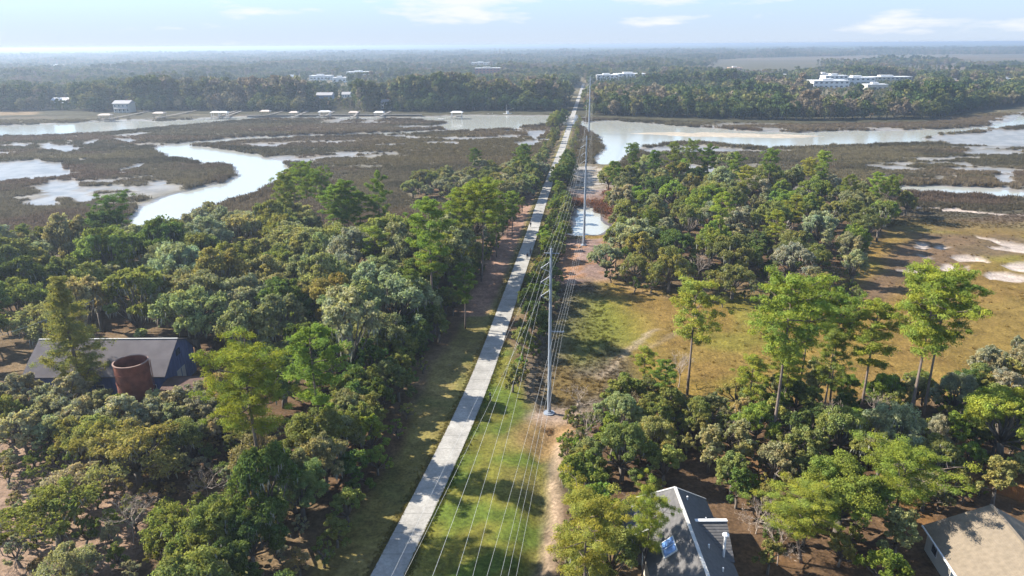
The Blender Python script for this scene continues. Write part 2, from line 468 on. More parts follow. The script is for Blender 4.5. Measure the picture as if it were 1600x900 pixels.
MUD = [
 [(-60, 258), (0, 254), (60, 249), (100, 254), (116, 265), (100, 274), (60, 279), (0, 288), (-80, 292)],
 [(66, 291), (95, 291), (128, 302), (140, 312), (118, 318), (100, 312), (78, 306)],
 [(80, 305), (100, 310), (110, 322), (70, 326), (30, 330)],
 [(152, 276), (180, 268), (205, 258), (226, 251), (232, 257), (205, 270), (175, 276), (160, 283)],
 [(12, 222), (42, 223), (43, 231), (20, 230)], [(64, 227), (85, 223), (105, 228), (136, 230), (118, 237), (100, 242), (92, 234), (66, 233)],
 [(-60, 240), (20, 236), (46, 237), (20, 243), (-60, 248)], [(138, 222), (156, 215), (158, 219), (140, 226)], [(120, 250), (146, 245), (140, 252), (124, 254)],
 [(100, 219), (120, 219), (112, 223)], [(182, 217), (216, 221), (200, 225)], [(135, 293), (165, 288), (160, 296), (138, 299)], [(235, 285), (300, 280), (260, 290)], [(80, 280), (120, 285), (126, 295), (88, 296)],
 [(1440, 217), (1475, 210), (1540, 204), (1700, 200), (1700, 226), (1560, 228), (1490, 227)],
 [(1534, 193), (1570, 181), (1600, 176), (1600, 186), (1570, 194)],
 [(1556, 276), (1570, 266), (1584, 268), (1590, 284), (1600, 297), (1560, 296), (1552, 287)],
 [(1418, 321), (1450, 321), (1500, 326), (1545, 331), (1620, 339), (1540, 337), (1460, 331), (1422, 326)],
 [(1432, 380), (1440, 381), (1454, 389), (1450, 392), (1436, 386)], [(1464, 384), (1474, 386), (1492, 389), (1480, 392), (1468, 389)],
 [(1524, 370), (1540, 372), (1562, 379), (1620, 382), (1640, 392), (1600, 397), (1560, 395), (1548, 390), (1575, 388), (1548, 380)], [(1428, 397), (1444, 400), (1466, 407), (1456, 408)],
 [(1480, 403), (1510, 401), (1545, 408), (1550, 414), (1500, 412)], [(1400, 421), (1440, 420), (1446, 418), (1458, 428), (1420, 428)], [(1460, 417), (1480, 414), (1510, 419), (1480, 424)],
 [(1540, 428), (1580, 426), (1620, 434), (1590, 442), (1555, 440)], [(1568, 415), (1640, 412), (1640, 426), (1590, 424)], [(1500, 418), (1520, 421), (1515, 428)],
 [(895, 260), (930, 258), (950, 264), (962, 276), (955, 288), (905, 290), (893, 276)], [(1000, 232), (1035, 226), (1100, 228), (1200, 236), (1130, 240), (1050, 238), (1010, 242)],
 [(1060, 252), (1130, 262), (1150, 275), (1060, 275)],
 [(1080, 196), (1130, 196), (1160, 201), (1100, 200)], [(940, 190), (980, 188), (1008, 193), (960, 191)], [(1180, 199), (1240, 203), (1200, 205)],
 [(830, 205), (850, 204), (842, 216), (836, 218)], [(800, 222), (850, 218), (840, 228), (815, 230)], [(690, 218), (722, 220), (720, 226), (698, 222)], [(650, 184), (760, 181), (850, 184), (850, 187), (700, 190)],
]
SAND = [[(972, 208), (1050, 206), (1180, 208), (1296, 212), (1240, 216), (1120, 214), (1040, 211)]]

# ------------------------------------------------------------------ the ground: one sheet to the horizon
def axis(segs):
    a = [segs[0][0]]
    for end, s0, s1 in segs[1:]:
        s = s0
        n0 = len(a)
        L = end - a[-1]; start = a[-1]
        while a[-1] < end - 1e-6:
            f = (a[-1] - start) / L
            a.append(min(end, a[-1] + s0 * (s1 / s0) ** f))
    return np.array(a)
xs_p = axis([(0,), (170, 1.25, 1.25), (420, 1.3, 3.0), (1200, 4, 30), (25000, 60, 4000)])
xs = np.concatenate([-xs_p[:0:-1], xs_p])
ys = axis([(-60,), (40, 12, 4), (250, 1.15, 1.25), (660, 1.3, 2.2), (1600, 4, 14), (4000, 18, 80), (25000, 120, 4000)])
GX, GY = np.meshgrid(xs, ys)
wx = (fbm(GX, GY, 9, 3, 11) - 0.5) * 5.0
wy = (fbm(GX, GY, 9, 3, 23) - 0.5) * 9.0
nearm = sstep(80, 250, GY)
# ragged edges for natural outlines, less near the camera
WX, WY = GX + wx * (0.4 + 0.6 * nearm), GY + wy * (0.35 + 0.65 * nearm)
up = np.full(GX.shape, -40.0)
for P in (UP_LEFT, UP_ISLAND, UP_HAMMOCK, UP_RIGHT, UP_POLES, UP_PAD):
    up = np.maximum(up, sdf(P, WX, WY))
up = np.maximum(up, sdf(UP_RIDGE, GX, GY))
farl = sdf(FAR_LAND, WX, WY)
land = np.maximum(up, farl)
crk = np.full(GX.shape, -40.0)
for k, P in CREEKS.items():
    crk = np.maximum(crk, sdf(gps(P, 0.2), WX, WY))
mud = np.full(GX.shape, -40.0)
for P in MUD:
    mud = np.maximum(mud, sdf(gps(P, 0.4), WX, WY))
mud_ragged = (fbm(GX, GY * 0.6, 13, 4, 131) - 0.5) * 16 * sstep(150, 260, GY)
mud = mud + mud_ragged
snd = np.full(GX.shape, -40.0)
for P in SAND:
    snd = np.maximum(snd, sdf(gps(P, 0.3), GX, WY))
n_big, n_mid, n_sm = fbm(GX, GY, 60, 3, 3), fbm(GX, GY, 14, 3, 5), fbm(GX, GY, 4.0, 3, 9)
# small pans and rills scattered through the marsh of the middle distance
marsh_m = (land < -1) & (GY < 640)
pans = sstep(0.60, 0.68, fbm(GX * 0.45, GY * 1.0, 16, 4, 41)) * sstep(235, 300, GY) * marsh_m * sstep(0.42, 0.55, fbm(GX, GY, 90, 2, 47))
pan_w = np.maximum(sstep(-0.4, 0.8, mud), pans * 0.9)
h_marsh = 0.72 + 0.30 * (n_mid - 0.5) + 0.55 * (n_sm - 0.5) + 0.35 * (n_big - 0.5)
z = h_marsh.copy()
z = z * (1 - pan_w) + (0.20 + 0.05 * n_mid) * pan_w
cw = sstep(-1.2, 0.6, crk)
bank = np.clip(0.20 - 0.10 * np.maximum(crk, 0) + 0.35 * (n_mid - 0.5), -0.9, 0.5)
z = z * (1 - cw) + bank * cw
sw = sstep(-0.5, 1.5, snd)
z = z * (1 - sw) + (0.22 + 0.03 * np.clip(snd, 0, 6)) * sw
lw = sstep(-1.0, 6.0, land) * (1 - sstep(-2, 0.5, crk) * (farl < -3))
z = z * (1 - lw) + (1.35 + 0.25 * (n_mid - 0.5) + 0.1 * (n_sm - 0.5)) * lw
tx = np.interp(GY, TRAIL_S[:, 1], TRAIL_S[:, 0])
td = np.abs(GX - tx)
ridge = (1 - sstep(2.6, 5.0, td)) * (GY < 1250)
z = z * (1 - ridge) + 1.40 * ridge
# ditch right of the mown strip
ditch_x = np.interp(GY, [40, 62, 70, 82, 95], [gp(842, 905)[0] + 1, gp(850, 880)[0], gp(860, 800)[0], gp(868, 740)[0], gp(880, 690)[0]])
dm = (1 - sstep(0.4, 2.2, np.abs(GX - ditch_x + 1.6))) * (1 - sstep(88, 97, GY)) * (GY > 30)
z -= 0.7 * dm
def mixc(C, c, w):
    return C * (1 - w[..., None]) + np.asarray(c) * w[..., None]
# --- what the ground is made of, place by place
C = np.zeros(GX.shape + (3,)) + np.array([0.138, 0.120, 0.080])
C = mixc(C, (0.160, 0.138, 0.082), sstep(0.45, 0.62, n_big))
C = mixc(C, (0.122, 0.082, 0.062), sstep(0.52, 0.68, fbm(GX * 0.5, GY, 38, 3, 61)) * 0.7)
strk = fbm(GX * 0.28, GY, 24, 4, 141)
C = mixc(C, (0.085, 0.078, 0.050), sstep(0.50, 0.60, strk) * 0.8)
C = mixc(C, (0.165, 0.125, 0.085), sstep(0.52, 0.62, fbm(GX * 0.3, GY, 30, 4, 151)) * 0.6)
olive = sstep(300, 380, GY) * (1 - sstep(420, 520, GY)) * sstep(-110, -60, GX) * (1 - sstep(20, 40, GX - tx))
C = mixc(C, (0.145, 0.115, 0.055), olive * 0.7)
gold = sstep(18, 24, GX) * (1 - sstep(205, 250, GY + 0.12 * GX))
C = mixc(C, (0.225, 0.150, 0.034), gold * 0.95)
C = mixc(C, (0.185, 0.165, 0.030), gold * sstep(0.45, 0.62, n_mid) * 0.8)
C = mixc(C, (0.215, 0.135, 0.040), gold * sstep(0.50, 0.62, fbm(GX, GY, 26, 3, 77)) * 0.75)
green_k = 0.55
green_patch = gps([(905, 515), (925, 470), (960, 478), (980, 500), (985, 535), (945, 545), (905, 560)], 0.7)
C = mixc(C, (0.165, 0.175, 0.024), sstep(-8, 4, sdf(green_patch, WX, WY)) * 0.85)
edge = gps([(862, 600), (880, 560), (900, 590), (960, 590), (935, 612), (890, 625), (860, 625)], 0.7)
C = mixc(C, (0.185, 0.125, 0.036), sstep(-2, 1.5, sdf(edge, WX, WY)) * 0.8)
rim = gps([(1330, 460), (1380, 420), (1420, 375), (1440, 365), (1600, 372), (1640, 400), (1540, 405), (1440, 430), (1370, 470)], 0.6)
C = mixc(C, (0.140, 0.092, 0.062), sstep(-4, 3, sdf(rim, WX, WY)) * 0.8)
# leaf litter under the trees, pine straw beside the trail, lawn
C = mixc(C, (0.125, 0.078, 0.044), lw)
C = mixc(C, (0.175, 0.125, 0.070), lw * sstep(0.50, 0.62, n_mid) * 0.8)
lit = sdf(gps([(960, 720), (1080, 690), (1240, 690), (1500, 690), (1640, 760), (1640, 900), (1150, 900), (1120, 820), (1000, 760)], 1.2), WX, WY)
C = mixc(C, (0.290, 0.150, 0.055), sstep(-2, 2, lit) * sstep(0.36, 0.56, n_mid) * 0.85)
yard = sdf(gps([(-200, 690), (60, 690), (180, 720), (230, 800), (190, 900), (-200, 960)], 1.2), WX, WY)
C = mixc(C, (0.300, 0.205, 0.145), sstep(-2, 2, yard) * 0.8)
lawn_r = sdf(np.array([[trail_x(y), y] for y in (30, 60, 80, 96, 108, 125)] + [[trail_x(125) + 3, 125], [trail_x(108) + 6.5, 108], [trail_x(97) + 10.5, 97], [gp(862, 690)[0], gp(862, 690)[1]], [gp(845, 800)[0], gp(845, 800)[1]], [gp(838, 900)[0], gp(838, 900)[1]], [4, 30]]), GX + 0.3 * wx, GY)
lawn_l = np.minimum(tx - GX, 8.2 + 2.2 * (n_mid - 0.5) * 2 - (tx - GX)) * 1.0
lawn_l = np.where((GY > 20) & (GY < 330), lawn_l, -40)
grass_c = np.zeros_like(C) + np.array([0.158, 0.150, 0.028])
grass_c = mixc(grass_c, (0.205, 0.175, 0.050), sstep(0.46, 0.62, n_mid))
grass_c = mixc(grass_c, (0.100, 0.135, 0.022), sstep(0.50, 0.66, n_sm))
lw_r = sstep(-0.6, 0.6, lawn_r)
C = C * (1 - lw_r[..., None]) + grass_c * lw_r[..., None]
lw_l = sstep(-0.6, 0.8, lawn_l) * (1 - sstep(140, 152, GY))
C = C * (1 - lw_l[..., None]) + (grass_c * 0.5 + 0.5 * np.array([0.215, 0.160, 0.070])) * lw_l[..., None]
straw = sstep(-0.5, 0.8, np.where((GY > 138) & (GY < 270), np.minimum(tx - 3.4 - GX, GX - tx + 9.0 + 2 * (n_mid - 0.5)), -9))
C = mixc(C, (0.285, 0.175, 0.125), straw * 0.9)
verge = sstep(0.2, 1.0, 3.6 - td) * (GY > 138) * (GY < 620)
C = mixc(C, (0.200, 0.175, 0.060), verge * 0.8)
# bare dirt at the poles, red earth by the pond, sandy tracks
pads = sstep(-1.5, 2, sdf(UP_POLES, WX, WY))
C = mixc(C, (0.285, 0.195, 0.165), pads * 0.85)
C = mixc(C, (0.330, 0.165, 0.070), pads * sstep(0.52, 0.62, n_sm) * 0.7)
red = sstep(-3, 2, sdf(gps([(898, 318), (902, 294), (950, 292), (958, 335), (968, 352), (955, 358), (938, 328)], 0.8), WX, WY))
C = mixc(C, (0.270, 0.095, 0.060), red * 0.6)
C = mixc(C, (0.330, 0.135, 0.050), red * sstep(0.5, 0.6, n_mid) * 0.5)
pad1 = sstep(-1, 1.2, sdf(UP_PAD, WX, WY))
C = mixc(C, (0.345, 0.255, 0.190), pad1 * 0.9)
brn = sstep(-1.5, 1.5, sdf(gps([(812, 662), (840, 655), (905, 658), (900, 690), (850, 720), (815, 700)], 1), WX, WY))
C = mixc(C, (0.270, 0.165, 0.075), brn * 0.8)
def track(px, w, col, k=0.9, h=0.7):
    global C
    d = line_dist(resample(gps(px, h), 2.0), GX + 0.25 * wx, GY + 0.25 * wy)
    C = mixc(C, col, (1 - sstep(w * 0.5, w, d)) * k)
track([(935, 590), (955, 575), (985, 545), (1020, 517), (1030, 514)], 0.8, (0.40, 0.31, 0.215), 0.6)
track([(985, 545), (1020, 540), (1060, 520)], 0.9, (0.30, 0.22, 0.12), 0.6)
track([(880, 690), (872, 730), (868, 760), (862, 800), (858, 850), (850, 900)], 0.8, (0.33, 0.24, 0.16), 0.8)
track([(905, 437), (960, 443), (1000, 455), (1060, 468)], 1.2, (0.30, 0.20, 0.11), 0.6)
# mud, sand, creek beds
wet = np.maximum(pan_w * (land < 2), cw)
mudc = np.zeros_like(C) + np.array([0.30, 0.275, 0.24])
mudc = mixc(mudc, (0.20, 0.185, 0.16), sstep(0.45, 0.6, n_sm))
C = C * (1 - wet[..., None]) + mudc * wet[..., None]
dry = sstep(30, 60, GX) * (GY < 260) * pan_w
C = mixc(C, (0.50, 0.415, 0.35), dry * 0.9)
C = mixc(C, (0.44, 0.375, 0.285), sw)
pale = sstep(-2, 2, sdf(gps([(893, 256), (950, 256), (966, 292), (898, 296)], 0.5), WX, WY))
C = mixc(C, (0.36, 0.315, 0.255), pale * sstep(0.42, 0.58, n_mid) * 0.9)
C = mixc(C, (0.16, 0.125, 0.085), pale * sstep(0.52, 0.62, n_sm) * 0.8)
wet = wet * (1 - 0.8 * pale)
pondm = sstep(-2.5, 0.5, sdf(gps(CREEKS['pond'], 0.2), WX, WY))
C = mixc(C, (0.075, 0.050, 0.035), pondm * 0.9)
wet = np.clip(wet * (1 - 0.85 * dry) * (1 - 0.6 * sw), 0, 1)
# far land: woods floor, open marsh and fields, seen between the far trees
C = mixc(C, (0.070, 0.064, 0.036), sstep(-5, 1, farl))
FAR_MARSH = gps([(1090, 117), (1180, 121), (1290, 117), (1420, 119), (1640, 117), (1900, 117), (1900, 84), (1640, 85), (1450, 87), (1260, 89), (1120, 94)], 0.8)
fm = sdf(FAR_MARSH, GX + (n_big - .5) * 60, GY + (n_big - .5) * 200, 200)
C = mixc(C, (0.180, 0.150, 0.085), sstep(0, 8, farl - 20) * sstep(690, 800, GY) * 0.9)
C = mixc(C, (0.150, 0.115, 0.072), sstep(-10, 20, fm))
C = mixc(C, (0.090, 0.085, 0.045), sstep(-10, 20, fm) * sstep(0.48, 0.58, fbm(GX * 0.4, GY, 260, 3, 161)) * 0.8)
far_lawn = sstep(-3, 3, sdf(gps([(-300, 180), (0, 181), (60, 180), (60, 172), (0, 172), (-300, 170)], 1), WX, WY, 60))
C = mixc(C, (0.230, 0.165, 0.095), far_lawn)
NYg, NXg = GX.shape
V = np.stack([GX.ravel(), GY.ravel(), z.ravel()], 1)
ii = (np.arange(NYg - 1)[:, None] * NXg + np.arange(NXg - 1)[None, :]).ravel()
Q = np.stack([ii, ii + 1, ii + NXg + 1, ii + NXg], 1)
C *= 0.75
Crgba = np.concatenate([C, np.ones(C.shape[:2] + (1,))], 2).reshape(-1, 4)
furry = (1 - wet) * (1 - lw) * (land < 0) * (1 - 0.6 * gold) * (1 - sw) * (1 - pan_w) * (1 - pale)
g_me = np_mesh('ground', V, Q, attrs={'zone': ('FLOAT_COLOR', Crgba), 'wet': ('FLOAT', wet.ravel()), 'furry': ('FLOAT', furry.ravel())}, smooth=True)
def ground_mat():
    m, n, l, out = mat_new('ground')
    b = n.new('ShaderNodeBsdfPrincipled')
    a = n.new('ShaderNodeAttribute'); a.attribute_name = 'zone'
    w = n.new('ShaderNodeAttribute'); w.attribute_name = 'wet'
    fu = n.new('ShaderNodeAttribute'); fu.attribute_name = 'furry'
    ge = n.new('ShaderNodeNewGeometry')
    acc = None
    for sc, lo, hi in ((0.09, 0.78, 1.22), (0.55, 0.70, 1.30), (2.6, 0.62, 1.38)):
        nz = n.new('ShaderNodeTexNoise'); nz.inputs['Scale'].default_value = sc; nz.inputs['Detail'].default_value = 4
        nz.inputs['Roughness'].default_value = 0.6
        l.new(ge.outputs['Position'], nz.inputs['Vector'])
        r = n.new('ShaderNodeMapRange'); r.inputs['From Min'].default_value = 0.3; r.inputs['From Max'].default_value = 0.7
        r.inputs['To Min'].default_value = lo; r.inputs['To Max'].default_value = hi
        l.new(nz.outputs['Fac'], r.inputs['Value'])
        if acc is None: acc = r.outputs[0]
        else:
            mm = n.new('ShaderNodeMath'); mm.operation = 'MULTIPLY'
            l.new(acc, mm.inputs[0]); l.new(r.outputs[0], mm.inputs[1]); acc = mm.outputs[0]
    dw = n.new('ShaderNodeMix'); dw.data_type = 'FLOAT'; dw.inputs[3].default_value = 1.0
    wk = n.new('ShaderNodeMath'); wk.operation = 'MULTIPLY'; wk.inputs[1].default_value = 0.6
    l.new(w.outputs['Fac'], wk.inputs[0]); l.new(wk.outputs[0], dw.inputs[0]); l.new(acc, dw.inputs[2])
    sc = n.new('ShaderNodeVectorMath'); sc.operation = 'SCALE'
    l.new(a.outputs['Color'], sc.inputs[0]); l.new(dw.outputs[0], sc.inputs['Scale'])
    l.new(sc.outputs[0], b.inputs['Base Color'])
    rr = n.new('ShaderNodeMapRange'); rr.inputs['To Min'].default_value = 0.95; rr.inputs['To Max'].default_value = 0.32
    l.new(w.outputs['Fac'], rr.inputs['Value']); l.new(rr.outputs[0], b.inputs['Roughness'])
    rs = n.new('ShaderNodeMapRange'); rs.inputs['To Min'].default_value = 0.08; rs.inputs['To Max'].default_value = 0.6
    l.new(w.outputs['Fac'], rs.inputs['Value']); l.new(rs.outputs[0], b.inputs['Specular IOR Level'])
    nb = n.new('ShaderNodeTexNoise'); nb.inputs['Scale'].default_value = 1.3; nb.inputs['Detail'].default_value = 5; nb.inputs['Roughness'].default_value = 0.7
    l.new(ge.outputs['Position'], nb.inputs['Vector'])
    bp = n.new('ShaderNodeBump'); bp.inputs['Strength'].default_value = 1.0
    bd = n.new('ShaderNodeMapRange'); bd.inputs['To Min'].default_value = 0.12; bd.inputs['To Max'].default_value = 0.6
    l.new(fu.outputs['Fac'], bd.inputs['Value'])
    bw = n.new('ShaderNodeMath'); bw.operation = 'MULTIPLY'
    iw = n.new('ShaderNodeMapRange'); iw.inputs['To Min'].default_value = 1; iw.inputs['To Max'].default_value = 0.25
    l.new(w.outputs['Fac'], iw.inputs['Value'])
    l.new(bd.outputs[0], bw.inputs[0]); l.new(iw.outputs[0], bw.inputs[1]); l.new(bw.outputs[0], bp.inputs['Distance'])
    l.new(nb.outputs['Fac'], bp.inputs['Height']); l.new(bp.outputs[0], b.inputs['Normal'])
    l.new(b.outputs[0], out.inputs['Surface'])
    return m
tag(obj('ground', g_me, ground_mat()), 'flat lowland of marsh, mown grass and leaf litter', None, None, 'structure')
def gz(x, y):
    i = int(np.clip(np.searchsorted(ys, y) - 1, 0, NYg - 2)); j = int(np.clip(np.searchsorted(xs, x) - 1, 0, NXg - 2))
    fy = (y - ys[i]) / (ys[i + 1] - ys[i]); fx = (x - xs[j]) / (xs[j + 1] - xs[j])
    return float((z[i, j] * (1 - fx) + z[i, j + 1] * fx) * (1 - fy) + (z[i + 1, j] * (1 - fx) + z[i + 1, j + 1] * fx) * fy)

# water of river, creeks and pond: one level sheet, seen where the bed lies lower
def water_mat():
    m, n, l, out = mat_new('water')
    b = n.new('ShaderNodeBsdfPrincipled')
    b.inputs['Base Color'].default_value = (0.33, 0.335, 0.30, 1)
    b.inputs['Roughness'].default_value = 0.13
    b.inputs['IOR'].default_value = 1.36
    ge = n.new('ShaderNodeNewGeometry')
    nz = n.new('ShaderNodeTexNoise'); nz.inputs['Scale'].default_value = 0.5; nz.inputs['Detail'].default_value = 3
    l.new(ge.outputs['Position'], nz.inputs['Vector'])
    bp = n.new('ShaderNodeBump'); bp.inputs['Strength'].default_value = 0.25; bp.inputs['Distance'].default_value = 0.06
    l.new(nz.outputs['Fac'], bp.inputs['Height']); l.new(bp.outputs[0], b.inputs['Normal'])
    l.new(b.outputs[0], out.inputs['Surface'])
    return m
w_me = MB().poly([(-1500, 120, 0.06), (1500, 120, 0.06), (1500, 1500, 0.06), (-1500, 1500, 0.06)]).mesh('water')
tag(obj('water', w_me, water_mat()), 'pale tidal water in the creeks and the river', None, None, 'structure')

# ------------------------------------------------------------------ the trail
tp = TRAIL_S
tn = np.gradient(tp, axis=0); tn /= np.linalg.norm(tn, axis=1)[:, None]
side = np.stack([tn[:, 1], -tn[:, 0]], 1)
half = 1.75
Vt, Qt = [], []
for k, (off, zz) in enumerate(((-half - 0.02, 1.30), (-half, 1.52), (half, 1.52), (half + 0.02, 1.30))):
    Vt.append(np.column_stack([tp + side * off, np.full(len(tp), zz)]))
nT = len(tp)
Vt = np.concatenate(Vt)
for k in range(3):
    for i in range(nT - 1):
        Qt.append((k * nT + i, (k + 1) * nT + i, (k + 1) * nT + i + 1, k * nT + i + 1))
tag(obj('path', np_mesh('path', Vt, Qt), M['concrete']), 'straight pale concrete trail running to the far woods', None, None, 'structure')

# ------------------------------------------------------------------ trees: prototypes
def leaf_quads(P, N, size, r, aspect=0.6):
    n = len(P)
    rnd = r.normal(size=(n, 3))
    t = np.cross(N, rnd); t /= np.linalg.norm(t, axis=1)[:, None] + 1e-9
    b = np.cross(N, t)
    s = (size * r.uniform(0.6, 1.35, n))[:, None]
    V = np.stack([P - t * s, P - b * s * aspect, P + t * s, P + b * s * aspect], 1).reshape(-1, 3)
    return V, np.arange(4 * n).reshape(n, 4)
def unit(v):
    return v / (np.linalg.norm(v, axis=-1, keepdims=True) + 1e-9)
def puff(r, c, rad, n, flat=0.8, up=0.25):
    """points on a ragged shell round c, with outward normals"""
    d = unit(r.normal(size=(n, 3)) + np.array([0, 0, up]))
    rr = rad * (0.35 + 0.78 * r.random(n) ** 0.7) * np.where(r.random(n) < 0.10, r.uniform(1.1, 1.6, n), 1.0)
    P = c + d * rr[:, None] * np.array([1, 1, flat])
    N = unit(d * 1.0 + r.normal(size=(n, 3)) * 0.62)
    return P, N
def oak(seed, R, H, lobes=15, subs=8, leaves=110, leaf=0.26, moss=260, low=0.42, droop=0.0):
    """spreading crown of many ragged lobes; returns crown, trunk, moss meshes"""
    r = np.random.default_rng(seed)
    Ps, Ns, A = [], [], []
    ms = []
    mb = MB()
    fork = np.array([r.uniform(-.3, .3), r.uniform(-.3, .3), H * 0.26])
    lean = np.array([r.uniform(-.4, .4), r.uniform(-.4, .4), 0])
    mb.tube([(0, 0, -0.6), (0.05, 0, H * 0.1), tuple(fork)], [0.075 * R + 0.08, 0.06 * R + 0.05, 0.055 * R + 0.04], 8)
    ell = r.uniform(0.8, 1.2)
    for i in range(lobes):
        a = i * 2.39996 + r.uniform(-.5, .5)
        q = math.sqrt((i + 0.5) / lobes) * r.uniform(0.75, 1.14)
        rl = min(R, 6.0) * r.uniform(0.17, 0.40) * (1.12 - 0.25 * q)
        c = np.array([math.cos(a) * q * (R - rl * 0.7) * ell, math.sin(a) * q * (R - rl * 0.7) / ell,
                      H * (low + (0.93 - low) * (1 - 0.72 * q ** 2.2)) - rl * 0.75 + r.uniform(-.10, .09) * H])
        tone = r.random()
        # limb to the lobe
        m = (fork + c) * 0.5 + np.array([r.uniform(-.5, .5), r.uniform(-.5, .5), r.uniform(-0.06, 0.05) * H])
        mb.tube([tuple(fork), tuple(m), tuple(c), tuple(c + (c - m) * 0.25)], [0.03 * R + 0.03, 0.02 * R + 0.02, 0.03 + 0.005 * R, 0.02], 5)
        for j in range(subs):
            d = unit(r.normal(size=3) + np.array([0, 0, 0.35]))
            cs = c + d * rl * r.uniform(0.55, 0.95) * np.array([1, 1, 0.8])
            rs = rl * r.uniform(0.24, 0.46)
            P, N = puff(r, cs, rs, int(leaves * r.uniform(0.6, 1.3)))
            Ps.append(P); Ns.append(N)
            col = np.empty((len(P), 4)); col[:, 0] = r.random(len(P)) * 0.6 + 0.4 * r.random(); col[:, 1] = np.clip(tone * 0.6 + r.random() * 0.5, 0, 1); col[:, 2] = 0; col[:, 3] = 1
            A.append(col)
            if j < 2: mb.tube([tuple(c), tuple(cs)], [0.035, 0.015], 3, False)
            if moss:
                k = max(1, int(moss / (lobes * subs) * r.uniform(0.2, 2.0)))
                ms.append(cs + r.normal(size=(k, 3)) * rs * np.array([0.6, 0.6, 0.15]) - np.array([0, 0, rs * 0.55]))
    P, N, A = np.concatenate(Ps), np.concatenate(Ns), np.concatenate(A)
    V, Qd = leaf_quads(P, N, leaf, r)
    crown = np_mesh('crown', V, Qd, attrs={'leaf': ('FLOAT_COLOR', np.repeat(A, 4, 0))})
    crown.materials.append(M['leaf'])
    trunk = mb.mesh('trunk', True); trunk.materials.append(M['bark_oak'])
    moss_me = None
    if moss:
        p = np.concatenate(ms); k = len(p)
        L = r.uniform(0.4, 1.5, k)[:, None]; w = r.uniform(0.03, 0.10, k)[:, None]
        a = r.uniform(0, 6.28, k); s = np.stack([np.cos(a), np.sin(a), np.zeros(k)], 1)
        sw_ = r.normal(size=(k, 3)) * 0.08; sw_[:, 2] = 0
        Vm = np.stack([p - s * w, p + s * w, p + s * w * 1.2 + sw_ - L * 0.55 * np.array([[0, 0, 1]]), p + sw_ * 2 - L * np.array([[0, 0, 1]])], 1).reshape(-1, 3)
        moss_me = np_mesh('spanish_moss', Vm, np.arange(4 * k).reshape(k, 4)); moss_me.materials.append(M['moss'])
    return {'crown': crown, 'trunk': trunk, 'spanish_moss': moss_me, 'h': H}
def needles(r, C_, rad, n, length, width):
    """spiky tufts: n needles sprays round each centre"""
    k = len(C_)
    d = unit(r.normal(size=(k, n, 3)) + np.array([0, 0, 0.55]))
    base = C_[:, None, :] + d * (rad[:, None, None] * r.uniform(0.15, 0.85, (k, n, 1))) * np.array([1, 1, 0.62])
    d2 = unit(d + r.normal(size=(k, n, 3)) * 0.45 + np.array([0, 0, 0.15]))
    s = unit(np.cross(d2, r.normal(size=(k, n, 3)))) * width
    tip = base + d2 * length * r.uniform(0.7, 1.3, (k, n, 1))
    V = np.stack([base - s, base + s, tip], 2).reshape(-1, 3)
    return V, np.arange(len(V)).reshape(-1, 3)
